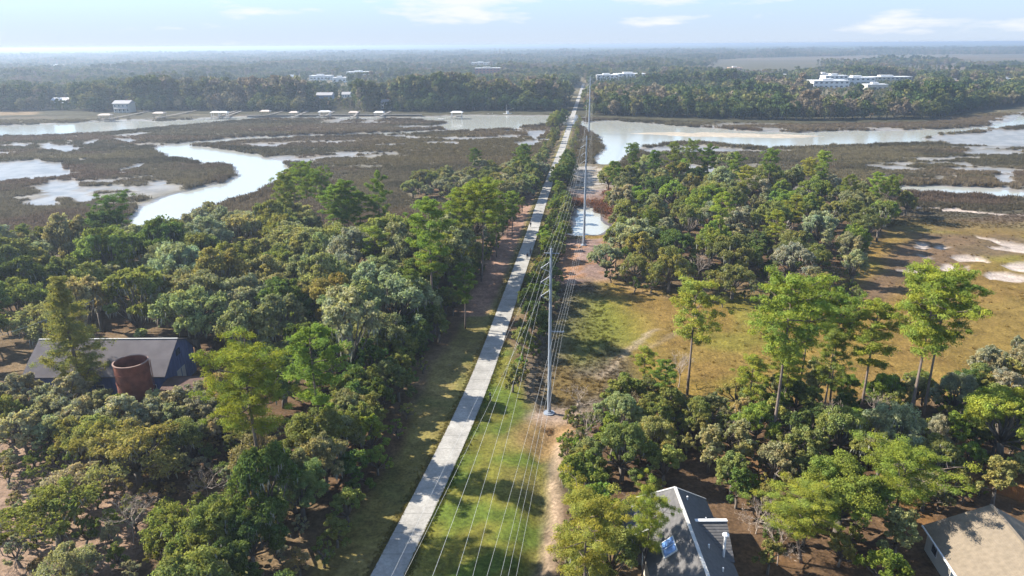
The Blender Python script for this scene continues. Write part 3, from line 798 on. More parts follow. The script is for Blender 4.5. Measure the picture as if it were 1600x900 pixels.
def pine(seed, H, spread, first=0.5, branches=34, tufts=8, per=70, length=0.42, width=0.05, top_flat=0.8, tr=0.27, tuft_r=0.62, rise=0.25, shape=0.68):
    r = np.random.default_rng(seed)
    mb = MB()
    bend = r.normal(size=2) * 0.35
    def axis_at(t):
        return np.array([bend[0] * math.sin(t * 2.4), bend[1] * math.sin(t * 2.0), t * H])
    n = 9
    mb.tube([tuple(axis_at(i / n) - (np.array([0, 0, .6]) if i == 0 else 0)) for i in range(n + 1)], [tr * (1.12 - 0.92 * (i / n) ** 1.1) for i in range(n + 1)], 7)
    cs, rs, A = [], [], []
    for i in range(branches):
        t = first + (1 - first) * ((i + r.uniform(0, 0.9)) / branches) ** 0.85
        t = min(t, 0.985)
        u = (t - first) / (1 - first)
        prof = (0.35 + 0.65 * math.sin(min(1, u / shape) * math.pi / 2)) if u < shape else max(0.20, math.cos((u - shape) / (1 - shape) * math.pi / 2 * top_flat))
        L = spread * prof * r.uniform(0.55, 1.12)
        a = i * 2.39996 + r.uniform(-.6, .6)
        p0 = axis_at(t)
        el = r.uniform(-0.1, 0.25) + rise * u
        dirv = np.array([math.cos(a) * math.cos(el), math.sin(a) * math.cos(el), math.sin(el)])
        p1 = p0 + dirv * L * 0.55 + np.array([0, 0, -0.05 * L]); p2 = p0 + dirv * L + np.array([0, 0, 0.10 * L])
        br = 0.022 + 0.016 * L
        mb.tube([tuple(p0), tuple(p1), tuple(p2)], [br, br * 0.7, 0.015], 4, False)
        m = max(3, int(tufts * (0.45 + 0.65 * L / spread)))
        for j in range(m):
            f = 1.0 - 0.62 * r.random() ** 1.2
            base = (p1 + (p2 - p1) * ((f - 0.55) / 0.45)) if f > 0.55 else (p0 + (p1 - p0) * f / 0.55)
            off = r.normal(size=3) * np.array([0.20, 0.20, 0.07]) * L + np.array([0, 0, 0.22])
            c = base + off
            cs.append(c); rs.append(tuft_r * r.uniform(0.6, 1.25))
            A.append((r.random(), r.random()))
            if j % 2 == 0: mb.tube([tuple(base - dirv * 0.3), tuple(c)], [0.03, 0.012], 3, False)
    for j in range(4):
        cs.append(axis_at(1.0) + r.normal(size=3) * 0.3); rs.append(tuft_r * 0.8); A.append((r.random(), r.random()))
    cs, rs, A = np.array(cs), np.array(rs), np.array(A)
    k = len(cs)
    d = unit(r.normal(size=(k, per, 3)) + np.array([0, 0, 0.25]))
    Pn = cs[:, None, :] + d * (rs[:, None, None] * r.uniform(0.3, 1.2, (k, per, 1))) * np.array([1, 1, 0.58])
    Nn = unit(d * np.array([1, 1, 1.4]) + r.normal(size=(k, per, 3)) * 0.6)
    V, Qn = leaf_quads(Pn.reshape(-1, 3), Nn.reshape(-1, 3), length * 0.5, r, 0.30)
    col = np.ones((k, per, 4, 4), np.float32)
    col[..., 0] = (0.5 * A[:, 0][:, None] + 0.5 * r.random((k, per)))[..., None]; col[..., 1] = A[:, 1][:, None, None]
    crown = np_mesh('crown', V, Qn, attrs={'leaf': ('FLOAT_COLOR', col.reshape(-1, 4))}); crown.materials.append(M['needle'])
    trunk = mb.mesh('trunk', True); trunk.materials.append(M['bark_pine'])
    return {'crown': crown, 'trunk': trunk, 'spanish_moss': None, 'h': H}
def bare(seed, H, spread, mat='twig', depth=5, n0=6, thick=0.09):
    """leafless branching tree of fine twigs"""
    r = np.random.default_rng(seed)
    mb = MB()
    twV = []
    def grow(p, d, L, rad, lev):
        q = p + d * L
        mid = (p + q) / 2 + r.normal(size=3) * L * 0.07
        if lev <= 2:
            mb.tube([tuple(p), tuple(mid), tuple(q)], [rad, rad * 0.8, rad * 0.6], 4 if lev < 2 else 3, False)
        else:
            s = unit(np.cross(d, r.normal(size=3))) * max(rad, 0.012)
            twV.append([p - s, p + s, q + s * 0.4, q - s * 0.4])
        if lev >= depth: return
        for k in range(3 if lev else n0):
            nd = unit(d * (0.9 if lev else 0.5) + r.normal(size=3) * (0.5 if lev else 0.62) * np.array([spread, spread, 0.6]) + np.array([0, 0, 0.18]))
            st = p + (q - p) * r.uniform(0.45, 1.0) if lev else q
            grow(st, nd, L * r.uniform(0.55, 0.85), rad * 0.55, lev + 1)
    grow(np.array([0, 0, -.3]), unit(np.array([r.uniform(-.15, .15), r.uniform(-.15, .15), 1])), H * 0.30, thick, 0)
    Vt_ = np.array(twV).reshape(-1, 3)
    crown = np_mesh('crown', Vt_, np.arange(len(Vt_)).reshape(-1, 4)); crown.materials.append(M[mat])
    trunk = mb.mesh('trunk', True); trunk.materials.append(M[mat])
    return {'crown': crown, 'trunk': trunk, 'spanish_moss': None, 'h': H}
def palmetto(seed, H):
    r = np.random.default_rng(seed); mb = MB()
    mb.tube([(0, 0, -.3), (0.1, 0, H * 0.5), (0.05, 0.05, H)], [0.2, 0.17, 0.2], 7)
    V, T = [], []
    for i in range(34):
        a = i * 2.4; el = r.uniform(-0.9, 1.2)
        d = np.array([math.cos(a) * math.cos(el), math.sin(a) * math.cos(el), math.sin(el)])
        s = unit(np.cross(d, np.array([0, 0, 1.0]))); c = np.array([0.05, 0.05, H]) + d * 0.5
        for k in range(9):
            f = (k - 4) / 4 * 1.15
            dd = unit(d * math.cos(f) + s * math.sin(f)) * r.uniform(0.8, 1.15) + np.array([0, 0, -0.25])
            b = len(V); w = np.cross(dd, s) ; w = unit(np.cross(dd, d + np.array([0.01, 0, 0.02]))) * 0.07
            V += [c - w, c + w, c + dd]; T.append((b, b + 1, b + 2))
    V = np.array(V); col = np.ones((len(V), 4)); col[:, 0] = np.repeat(r.random(len(V) // 3), 3); col[:, 1] = np.repeat(r.random(len(V) // 3), 3)
    crown = np_mesh('crown', V, None, T, attrs={'leaf': ('FLOAT_COLOR', col)}); crown.materials.append(M['needle'])
    trunk = mb.mesh('trunk', True); trunk.materials.append(M['bark_oak'])
    return {'crown': crown, 'trunk': trunk, 'spanish_moss': None, 'h': H}

OAK = [oak(100 + i, (4.6, 7.4, 5.8, 6.6, 5.0, 7.8, 6.0, 5.4)[i], (12.5, 11.0, 10.5, 12.8, 13.6, 11.6, 11.2, 12.0)[i], (13, 22, 16, 19, 13, 24, 17, 14)[i], 13, 100, 0.20, 420) for i in range(8)]
OAK_NEAR = [oak(130 + i, 5.0 + 0.5 * i, 10.5 + 0.5 * i, 18, 13, 165, 0.155, 520) for i in range(3)]
BROAD = [oak(140 + i, 5.4, 11.0, 22, 13, 240, 0.100, 0, 0.45) for i in range(2)]
OAK_OPEN = [oak(150 + i, 6.0, 10.0, 15, 9, 70, 0.165, 200, 0.5) for i in range(3)]
SHRUB = [oak(170 + i, 2.0, 3.6 + 0.3 * i, 10, 8, 75, 0.105, 0, 0.22) for i in range(4)]
MYRTLE = [oak(180 + i, 2.9, 6.0 + 0.6 * i, 12, 9, 95, 0.14, 0, 0.25) for i in range(3)]
PINE = [pine(200 + i, 22.0, 4.6 + 0.4 * (i % 3), 0.54 + 0.04 * (i % 3), 32, 9, 120, 0.34, 0.055, tuft_r=0.70, tr=0.21, top_flat=0.62, shape=0.5) for i in range(5)]
PINE_SLIM = [pine(220 + i, 17.0, 3.0, 0.42, 24, 8, 105, 0.33, 0.055, tuft_r=0.60, tr=0.17, top_flat=0.75, shape=0.5) for i in range(3)]
PINE_FLAT = [pine(230 + i, 14.0, 4.0, 0.46, 20, 8, 110, 0.32, 0.055, shape=0.8, rise=0.5, tuft_r=0.62, tr=0.19) for i in range(2)]
PINE_NEAR = [pine(234 + i, 13.0, 4.0, 0.42, 26, 9, 210, 0.20, 0.05, shape=0.75, rise=0.45, tuft_r=0.60, tr=0.17) for i in range(2)]
PINE_BIG = [pine(238, 22.0, 5.2, 0.56, 40, 10, 170, 0.24, 0.05, tuft_r=0.68, tr=0.28, top_flat=0.55, shape=0.45)]
CEDAR = [pine(240, 22.0, 4.2, 0.08, 66, 9, 110, 0.34, 0.07, 1.0, 0.32, 0.85, -0.15, 0.25)]
BARE = [bare(260 + i, 7.0, 1.0) for i in range(3)]
SNAG = [bare(270 + i, 9.0, 0.7, 'dead', 3, 5, 0.16) for i in range(2)]
PALM = [palmetto(280, 4.5)]

OLIVE = {'grey-olive': (0.215, 0.210, 0.112), 'olive': (0.168, 0.178, 0.062), 'yellow-olive': (0.225, 0.208, 0.074), 'dark green': (0.095, 0.125, 0.042), 'russet-tinged': (0.245, 0.190, 0.095), 'silvery grey': (0.270, 0.255, 0.180), 'fresh green': (0.165, 0.210, 0.046), 'moss-grey': (0.235, 0.232, 0.160)}
PINE_C = {'bright green': (0.190, 0.222, 0.046), 'deep green': (0.105, 0.145, 0.036), 'yellow-green': (0.238, 0.242, 0.054), 'mid green': (0.145, 0.178, 0.044)}
placed = []
def plant(name, proto, x, y, scale, tint, label, cat, group=None, rz=None, zs=None, jit=0.12, zoff=0.0):
    s = scale
    ex = 1 + rng.uniform(-.12, .12)
    t = thing(name, label, cat, (float(x), float(y), gz(x, y) + zoff), rng.uniform(0, 6.28) if rz is None else rz, group, (s * ex, s / ex, s * (zs or 1.0)))
    jit = max(jit, 0.10)
    c = np.array(tint) * 1.17 * (1 + rng.uniform(-1.3 * jit, 1.3 * jit)) * (1 + rng.uniform(-jit * .7, jit * .7, 3))
    for part in ('trunk', 'crown', 'spanish_moss'):
        if proto[part] is not None:
            o = obj(part, proto[part], None, t)
            if part == 'crown': o.color = (*c, 1)
            if part == 'spanish_moss': o['kind'] = 'stuff'
    placed.append((float(x), float(y)))
    return t
def pick(seq): return seq[int(rng.integers(len(seq)))]
def pickw(names, w):
    w = np.array(w, float); return names[int(rng.choice(len(names), p=w / w.sum()))]

# ---- single trees read off the photograph: (name, protos, base pixel or None, top pixel, height, tint, label)
def hero(protos, top, h, tint, label, cat='tree', name='pine_tree', base=None, group=None, wide=1.0, idx=None, zoff=0.0):
    if base is not None:
        b = gp(base[0], base[1], 1.3)
        h = height_at(b, *top) - gz(*b)
    else:
        b = gp(top[0], top[1], h + 1.3)
    p = protos[idx] if idx is not None else pick(protos)
    s = h / p['h']
    return plant(name, p, b[0], b[1], s * wide, tint, label, cat, group, zs=1.0 / wide, jit=0.05, zoff=zoff)
G_, B_, Y_ = PINE_C['mid green'], PINE_C['bright green'], PINE_C['yellow-green']
PG = 'tall pines at the marsh edge'
hero(PINE, (1222, 443), 0, B_, 'tall pine with forked pale limbs, leftmost of the bare-trunked marsh-edge row', base=(1205, 702), group=PG, idx=0)
hero(PINE, (1262, 448), 0, B_, 'tall pine directly behind the leftmost bare-trunked marsh-edge pine', base=(1246, 622), group=PG, idx=1, wide=0.85)
hero(PINE, (1312, 470), 0, G_, 'pine with dark dense crown in the middle of the marsh-edge row', base=(1296, 640), group=PG, idx=2, wide=0.9)
hero(PINE_SLIM, (1352, 474), 0, Y_, 'slim light green pine just left of the two tallest marsh-edge pines', base=(1344, 650), group=PG, idx=0, wide=1.1)
hero(PINE, (1436, 431), 0, B_, 'tallest broad bright green pine of the marsh-edge row', base=(1414, 690), group=PG, idx=3, wide=1.05)
hero(PINE, (1478, 441), 0, G_, 'tall pine with darker outer boughs, rightmost of the marsh-edge row', base=(1440, 665), group=PG, idx=4, wide=0.95)
hero(PINE_FLAT, (1076, 452), 0, Y_, 'open-crowned pine standing alone before the golden marsh', base=(1074, 612), group=PG, idx=0, wide=0.9)
hero(PINE_SLIM, (1268, 520), 0, G_, 'small pine filling the gap under the marsh-edge row', base=(1282, 668), group=PG, idx=1)
vp = hero(PINE_BIG, (388, 550), 22, B_, 'big round-headed pine with vine-clad trunk near the rusty silo', idx=0, wide=1.0)
def vine_sleeve(h, seed=77, n=5200):
    r = np.random.default_rng(seed)
    zz = h * r.random(n) ** 1.15; a = r.uniform(0, 6.28, n)
    rad = (1.25 - 0.85 * zz / h) * (0.55 + 0.6 * r.random(n)) * (1 + 0.35 * np.sin(a * 3 + zz * 0.9))
    P = np.column_stack([np.cos(a) * rad, np.sin(a) * rad, zz]); N = unit(np.column_stack([np.cos(a), np.sin(a), np.full(n, .2)]) + r.normal(size=(n, 3)) * .6)
    V, Qd = leaf_quads(P, N, 0.15, r, 0.4); col = np.ones((n, 4)); col[:, 0] = r.random(n); col[:, 1] = r.random(n)
    me = np_mesh('vines', V, Qd, attrs={'leaf': ('FLOAT_COLOR', np.repeat(col, 4, 0))}); me.materials.append(M['leaf']); return me
vo = obj('vines', vine_sleeve(13.0), None, vp); vo.color = (0.215, 0.165, 0.120, 1); vo['kind'] = 'stuff'
hero(PINE_SLIM, (486, 520), 19, G_, 'pine right of the vine-clad pine, above the dark wood edge', idx=2, wide=1.2)
hero(CEDAR, (90, 436), 21, (0.200, 0.180, 0.070), 'ragged column-shaped cedar in front of the blue barn', name='cedar_tree', idx=0)
hero(PINE_SLIM, (682, 315), 0, G_, 'slender pine with long bare trunk midway along the left wood edge', base=(678, 512), idx=0)
hero(PINE_SLIM, (727, 415), 0, PINE_C['deep green'], 'short dark pine beside the straw verge of the trail', base=(727, 514), idx=2, wide=1.15)
hero(PINE, (762, 290), 0, B_, 'bushy bright pine nearest the trail opposite the walkers', base=(752, 440), idx=2, wide=1.15)
hero(PINE, (738, 303), 0, B_, 'tall pine just left of the bushy trailside pine', base=(724, 432), idx=0, wide=1.0)
hero(PINE_SLIM, (790, 312), 0, G_, 'pine leaning over the straw verge beyond the bushy trailside pine', base=(776, 402), idx=1, wide=1.2)
hero(PINE_FLAT, (184, 309), 16, PINE_C['deep green'], 'dark round pine at the creek end of the left wood', idx=1, wide=1.0)
hero(PINE, (474, 256), 21, G_, 'tallest pine on the creek bank at the back of the left wood', idx=0, wide=0.85)
hero(PINE, (440, 275), 20, G_, 'pine on the creek bank left of the tallest one', idx=3, wide=0.8)
hero(PINE, (497, 265), 20, G_, 'pine on the creek bank right of the tallest one', idx=4, wide=0.75)
hero(PINE_SLIM, (540, 285), 20, PINE_C['deep green'], 'dense dark pine between the creek-bank pines and the sparse tall one', idx=1, wide=1.2)
hero(PINE_SLIM, (590, 270), 22, G_, 'sparse thin pine standing clear above the back of the left wood', idx=2, wide=0.75)
hero(PINE_SLIM, (520, 292), 19, G_, 'pine half hidden behind the dense dark back-row pine', idx=0, wide=1.1)
hero(PINE_SLIM, (585, 358), 15, B_, 'bright compact pine below the sparse tall pine', idx=0, wide=1.25)
hero(PINE_SLIM, (742, 232), 13, PINE_C['deep green'], 'dark pine on the marsh islet left of the trail', idx=0, wide=1.3)
hero(PINE_SLIM, (820, 226), 15, PINE_C['deep green'], 'taller dark pine at the trail end of the marsh islet', idx=1, wide=1.2)
hero(PINE_SLIM, (812, 232), 13, G_, 'dark pine beside the taller pine on the marsh islet', idx=2, wide=1.2)
for px, py, h_, c, idx_, w_, lab in ((704, 322, 17, 'bright green', 1, 1.25, 'pine left of the tall trailside pair in the left wood'), (655, 342, 16, 'bright green', 0, 1.25, 'bright pine left of the slender bare-trunked pine'), (716, 352, 15, 'yellow-green', 2, 1.3, 'yellow-green pine in front of the trailside pines'), (800, 300, 13, 'mid green', 1, 1.3, 'farthest green pine of the trailside row'), (640, 425, 13, 'mid green', 2, 1.3, 'low green pine deep in the wood left of the straw verge'), (668, 392, 14, 'bright green', 0, 1.2, 'bright pine behind the slender bare-trunked pine'), (458, 262, 18, 'mid green', 1, 1.2, 'thin pine squeezed between the creek-bank pines'), (560, 300, 17, 'deep green', 0, 1.2, 'dark pine left of the sparse thin pine')):
    hero(PINE_SLIM, (px, py), h_, PINE_C[c], lab, idx=idx_, wide=w_)
for px, py, h_, c, idx_, w_, lab in ((1236, 540, 12, 'yellow-green', 0, 1.3, 'young yellow-green pine between the two left marsh-edge pines'), (1180, 560, 11, 'yellow-green', 0, 1.3, 'low bright pine left of the marsh-edge row'), (1040, 560, 9, 'mid green', 2, 1.3, 'small pine at the foot of the lone open-crowned pine'), (1010, 540, 8, 'yellow-green', 0, 1.4, 'low green pine left of the lone open-crowned pine')):
    hero(PINE_SLIM, (px, py), h_, PINE_C[c], lab, idx=idx_, wide=w_, group=PG)
for k, (px, py, lab) in enumerate(((40, 352, 'leafless grey tree at the marsh end of the left wood, leftmost'), (85, 342, 'leafless grey tree second at the marsh end of the left wood'), (120, 335, 'tallest leafless grey tree at the marsh end of the left wood'), (150, 340, 'leafless grey tree just left of the dark round pine'))):
    b = gp(px, py, 9.5); plant('bare_tree', BARE[k % 3], b[0], b[1], 1.3, (1, 1, 1), lab, 'tree', 'leafless trees named one by one')
# right hammock pines
HG = 'pines of the wooded hammock'
for k, (px, py, hh, c, lab) in enumerate([
    (990, 226, 17, 'deep green', 'dark pine at the river end of the hammock'), (1022, 236, 16, 'deep green', 'second dark pine from the river end of the hammock'),
    (1053, 224, 18, 'mid green', 'bare-trunked pine against the pale mud behind the hammock'), (1082, 222, 18, 'mid green', 'widest dark pine against the river behind the hammock'),
    (1110, 228, 17, 'deep green', 'pine right of the widest dark hammock pine'), (1150, 240, 16, 'mid green', 'pine in the middle of the back row of the hammock'),
    (1205, 236, 17, 'mid green', 'mid green pine rising behind the yellow-green hammock pine'), (1170, 262, 16, 'yellow-green', 'yellow-green tiered pine in the heart of the hammock'),
    (1290, 238, 17, 'bright green', 'broad bright pine breaking the hammock skyline'), (1265, 250, 15, 'yellow-green', 'yellow-green pine left of the broad skyline pine'),
    (1330, 276, 14, 'mid green', 'green pine near the marsh end of the hammock'), (1375, 272, 14, 'bright green', 'bright green pine near the marsh end of the hammock'), (1400, 275, 14, 'mid green', 'last pine at the marsh end of the hammock'),
    (1130, 304, 15, 'bright green', 'bright pine in the hammock front above the mossy oaks'), (1245, 306, 14, 'yellow-green', 'slim yellow pine glowing inside the hammock'), (1018, 330, 13, 'mid green', 'rounded pine at the front of the hammock by the pond'),
    (960, 252, 14, 'deep green', 'low dark pine closest to the power line on the hammock'), (1215, 330, 13, 'yellow-green', 'low yellow-green pine in the hammock front')]):
    hero(PINE_SLIM if k % 3 else PINE, (px, py), hh, PINE_C[c], lab, group=HG, wide=1.2 if k % 3 else 0.9)
hero(PALM, (975, 392), 0, (0.075, 0.110, 0.03), 'small fan palm at the pond corner of the hammock', name='palmetto', base=(976, 425), idx=0)
hero(PALM, (962, 398), 0, (0.085, 0.115, 0.035), 'smaller fan palm left of the one at the hammock corner', name='palmetto', base=(962, 422), idx=0)
for (bx, by), tp_, lab in [((1302, 432), (1300, 402), 'bleached dead snag at the hammock front'), ((1228, 380), (1232, 300), 'pale bare snag standing inside the hammock')]:
    hero(SNAG, tp_, 0, (1, 1, 1), lab, name='dead_tree', base=(bx, by))

# near big trees, bottom of the photograph
hero(BROAD, (1325, 722), 10, (0.180, 0.225, 0.045), 'broad bright green tree between the two roofs', name='broadleaf_tree', idx=0, wide=1.25)
hero(PINE_NEAR, (1415, 705), 11, B_, 'spreading green pine over the yard beside the tan roof', idx=0, wide=1.45)
hero(PINE_NEAR, (1270, 770), 9, Y_, 'low yellow-green pine leaning towards the grey roof', idx=1, wide=1.5)
hero(PINE_NEAR, (920, 790), 13, Y_, 'needle-tufted pine top at the foot of the picture left of the grey roof', idx=0, wide=1.1)
hero(PINE_NEAR, (1008, 778), 11, Y_, 'thin pine sprig reaching over the skylight roof', idx=1, wide=0.8)
hero(BROAD, (1590, 600), 12, (0.225, 0.235, 0.050), 'yellow-green leafy tree cut by the right edge', name='broadleaf_tree', idx=1, wide=1.15)
hero(BROAD, (465, 725), 8, (0.180, 0.205, 0.090), 'glossy light green evergreen in the dark of the wood edge', name='evergreen_tree', idx=0, wide=1.1)
hero(OAK_OPEN, (70, 760), 8.5, (0.190, 0.185, 0.055), 'open oak with dark sprawling limbs above the pale bare ground', name='live_oak', idx=0, wide=1.15)
hero(OAK_OPEN, (200, 665), 9, (0.225, 0.190, 0.075), 'gnarled open oak below the rusty silo', name='live_oak', idx=1, wide=1.2)
hero(OAK_OPEN, (260, 790), 7, (0.190, 0.190, 0.055), 'low green oak right of the pale bare ground', name='live_oak', idx=0, wide=1.0)

# ---- the closed woods, tree by tree
BLD_KEEP = []   # (x0, x1, y0, y1) kept free for buildings
bx0, bx1, by0, by1 = -91, -43, 86, 118
BLD_KEEP.append((bx0, bx1, by0, by1)); BLD_KEEP.append((10, 27, 50, 73)); BLD_KEEP.append((42, 68, 46, 72))
def scatter(poly, dist, n_try, seed, jitter=1.0, avoid=2.6):
    r = np.random.default_rng(seed)
    x0, y0 = poly.min(0); x1, y1 = poly.max(0)
    P = np.column_stack([r.uniform(x0, x1, n_try), r.uniform(y0, y1, n_try)])
    P = P[sdf(poly, P[:, 0], P[:, 1]) > 0]
    out = []
    cell = {}
    old = np.array(placed) if placed else np.zeros((0, 2))
    for p in P:
        if any(a < p[0] < b and c < p[1] < d for a, b, c, d in BLD_KEEP): continue
        if len(old) and (np.hypot(old[:, 0] - p[0], old[:, 1] - p[1]) < avoid).any(): continue
        k = (int(p[0] // dist), int(p[1] // dist))
        ok = True
        for i in (-1, 0, 1):
            for j in (-1, 0, 1):
                for q in cell.get((k[0] + i, k[1] + j), ()):
                    if (q[0] - p[0]) ** 2 + (q[1] - p[1]) ** 2 < dist * dist: ok = False; break
                if not ok: break
            if not ok: break
        if ok:
            cell.setdefault(k, []).append(p); out.append(p)
    return out
def in_view(x, y, zt=12, mx=90):
    d = CR.T @ np.array([x, y, zt - CAM_H])
    if d[2] > -1: return False
    px = 800 + d[0] / -d[2] * F_PX; py = 450 - d[1] / -d[2] * F_PX
    return -mx < px < 1600 + mx and py < 900 + 170

LF = np.vstack([gps([(-260, 392), (-60, 374), (60, 360), (150, 352), (215, 362), (300, 346), (400, 330), (440, 320), (520, 350), (610, 362), (690, 350)], 10.5),
                [[trail_x(y) - w, y] for y, w in ((240, 12), (200, 13), (170, 14), (140, 15), (125, 17.5), (110, 17), (95, 15), (80, 13), (65, 12), (45, 12))], [[-140, 45]]])
def left_zone(x, y):
    if y < 90: return 'in the wood in front of the blue barn' if x < -38 else 'in the dark wood edge beside the near trail'
    if y < 122: return 'beside the blue barn' if x < -48 else 'in the wood between barn and trail'
    if x > trail_x(y) - 32: return 'in the left wood close to the trail'
    return 'in the deep wood behind the blue barn' if y < 152 else 'in the left wood along the creek marsh'
for p in scatter(LF, 7.9, 9000, 301):
    x, y = p
    if not in_view(x, y): continue
    near_edge = x > trail_x(y) - 20
    if y < 92 and x < -34:
        tone = pickw(['yellow-olive', 'russet-tinged', 'silvery grey', 'olive', 'grey-olive'], [3, 2.2, 2.2, 2, 2])
        s = rng.uniform(0.56, 0.74)
    elif y < 100:
        tone = pickw(['olive', 'dark green', 'russet-tinged', 'yellow-olive', 'grey-olive'], [3, 3, 1.3, 1.2, 2])
        s = rng.uniform(0.75, 1.0)
    else:
        tone = pickw(['grey-olive', 'olive', 'yellow-olive', 'moss-grey', 'dark green'], [4.5, 3.4, 1.2, 3.0, 0.8])
        s = rng.uniform(0.98, 1.40)
    pr = pick(OAK_NEAR) if y < 96 else pick(OAK)
    zone = left_zone(x, y)
    u = rng.random()
    if y < 92 and x < -26 and u < 0.22:
        plant('bare_tree', pick(BARE), x, y, rng.uniform(0.8, 1.15), (1, 1, 1), f'leafless tan-grey tree {zone}', 'tree', f'leafless trees {zone}'); continue
    if (y < 92 and x < -26 and u < 0.65) or u > 0.93: pr = pick(OAK_OPEN)
    plant('live_oak', pr, x, y, s, OLIVE[tone], f'{tone} live oak {zone}', 'tree', f'live oaks {zone}', zs=rng.uniform(0.85, 1.1))
# tall dark rank closing the wood towards the near trail
edge_rank = np.array([[trail_x(y) - w, y] for y, w in ((45, 16.5), (65, 16.0), (84, 16.0), (84, 12.4), (65, 11.8), (45, 11.6))])
for p in scatter(edge_rank, 4.6, 1500, 303, avoid=2.0):
    tone = pickw(['dark green', 'olive', 'grey-olive', 'yellow-olive'], [4, 2.5, 1.2, 0.8])
    plant('evergreen_tree', pick(OAK_NEAR), *p, rng.uniform(0.62, 0.88), OLIVE[tone], f'{tone} evergreen in the dark edge of the left wood', 'tree', 'evergreens in the dark edge of the left wood', zs=rng.uniform(1.0, 1.25))
# lower evergreens stepping down from the wood to the verge
step_rank = np.array([[trail_x(y) - w, y] for y, w in ((84, 17), (100, 19), (120, 20), (140, 17), (140, 11.5), (120, 12.0), (100, 11.5), (84, 10.5))])
for p in scatter(step_rank, 3.1, 1800, 304, avoid=1.6):
    tone = pickw(['dark green', 'olive', 'grey-olive', 'fresh green'], [3.5, 3, 1.2, 0.8])
    plant('evergreen_bush', pick(MYRTLE), *p, rng.uniform(0.85, 1.25), OLIVE[tone], f'{tone} tall bush below the left wood', 'shrub', 'tall bushes between the left wood and the trail verge')
# understorey at the wood edge
LE = np.array([[trail_x(y) - w, y] for y, w in ((45, 9.6), (65, 9.5), (80, 9.8), (95, 11), (110, 12.5), (125, 13.5), (140, 12), (170, 12), (200, 11), (240, 10))] + [[trail_x(y) - w, y] for y, w in ((240, 5.5), (200, 8.6), (170, 9.6), (140, 9.6), (125, 10.5), (110, 10), (95, 8.6), (80, 7.4), (65, 7.0), (45, 7.0))])
for p in scatter(LE, 3.0, 2500, 305, avoid=1.5):
    tone = pickw(['olive', 'dark green', 'yellow-olive', 'fresh green'], [3, 4, 1, 1])
    z_ = 'beside the near lawn' if p[1] < 95 else ('before the straw verge' if p[1] < 150 else 'along the straw verge')
    plant('understorey_shrub', pick(SHRUB + MYRTLE), *p, rng.uniform(0.6, 1.0), OLIVE[tone], f'{tone} shrub at the wood edge {z_}', 'shrub', f'shrubs under the left wood edge {z_}')
# hammock on the right
for p in scatter(UP_HAMMOCK, 7.8, 6000, 311):
    x, y = p
    front = y < 185
    tone = pickw(['grey-olive', 'olive', 'yellow-olive', 'moss-grey', 'dark green', 'fresh green', 'silvery grey'], [3, 3, 1.2, 2.6 if front else 1, 1.2, 2.2, 1.0])
    zone = 'in the mossy hammock front' if front else ('in the middle of the hammock' if y < 225 else 'at the back of the hammock')
    if rng.random() < 0.10:
        plant('bare_tree', pick(BARE), x, y, rng.uniform(0.9, 1.3), (1, 1, 1), f'leafless grey tree {zone}', 'tree', f'leafless trees {zone}')
    else:
        plant('live_oak', pick(OAK), x, y, rng.uniform(0.68, 0.98), OLIVE[tone], f'{tone} live oak {zone}', 'tree', f'live oaks {zone}', zs=rng.uniform(0.9, 1.15))
# low shrubs round the hammock rim
HR = UP_HAMMOCK
for p in scatter(np.vstack([HR[:1], HR[-6:], gps([(1345, 470), (1250, 480), (1120, 482), (1005, 464)], 0.6)[::1]]), 3.6, 900, 313, avoid=2):
    tone = pickw(['olive', 'dark green', 'grey-olive'], [2, 2, 2])
    plant('understorey_shrub', pick(SHRUB), *p, rng.uniform(0.7, 1.1), OLIVE[tone], f'{tone} low shrub along the hammock foot', 'shrub', 'shrubs along the hammock foot')
# islet and trailside shrubs further out
for p in scatter(UP_ISLAND, 4.8, 900, 315):
    tone = pickw(['grey-olive', 'olive', 'silvery grey', 'yellow-olive'], [3, 3, 1.5, 1])
    plant('live_oak', pick(OAK), *p, rng.uniform(0.50, 0.72), OLIVE[tone], f'{tone} live oak on the marsh islet', 'tree', 'live oaks on the marsh islet')
def row(y0, y1, step, off0, off1, protos, smin, smax, tones, wts, name, labelf, group, seed):
    r = np.random.default_rng(seed); y = y0
    while y < y1:
        x = trail_x(y) + r.uniform(off0, off1)
        tone = tones[int(r.choice(len(tones), p=np.array(wts) / sum(wts)))]
        plant(name, protos[int(r.integers(len(protos)))], x, y, r.uniform(smin, smax), OLIVE[tone], labelf(tone, y), 'shrub', group)
        y += step * r.uniform(0.7, 1.3)
def hz(y): return 'beside pole and ditch' if y < 130 else ('opposite the walkers' if y < 180 else ('beside the pond' if y < 235 else 'towards the river'))
row(104, 300, 2.3, 4.6, 6.8, SHRUB + MYRTLE, 0.65, 0.95, ['olive', 'fresh green', 'dark green', 'yellow-olive'], [3, 3, 2, 1.5], 'hedge_shrub', lambda t, y: f'{t} shrub in the trail hedge {hz(y)}', 'shrubs of the hedge right of the trail', 321)
row(118, 260, 2.9, 7.2, 9.8, SHRUB + MYRTLE, 0.7, 1.0, ['olive', 'fresh green', 'dark green', 'grey-olive'], [3, 2, 3, 1], 'hedge_shrub', lambda t, y: f'{t} shrub in the outer hedge {hz(y)}', 'shrubs of the hedge right of the trail', 322)
row(250, 330, 3.0, -10.5, -6.5, SHRUB + MYRTLE, 0.8, 1.2, ['olive', 'grey-olive', 'yellow-olive'], [3, 2, 2], 'verge_shrub', lambda t, y: f'{t} shrub left of the trail by the marsh islet', 'shrubs left of the far trail', 323)
row(330, 470, 4.0, -9.5, -5.5, SHRUB + MYRTLE, 0.7, 1.2, ['olive', 'grey-olive', 'yellow-olive'], [3, 3, 1], 'verge_shrub', lambda t, y: f'{t} shrub on the left bank of the trail', 'shrubs left of the far trail', 324)
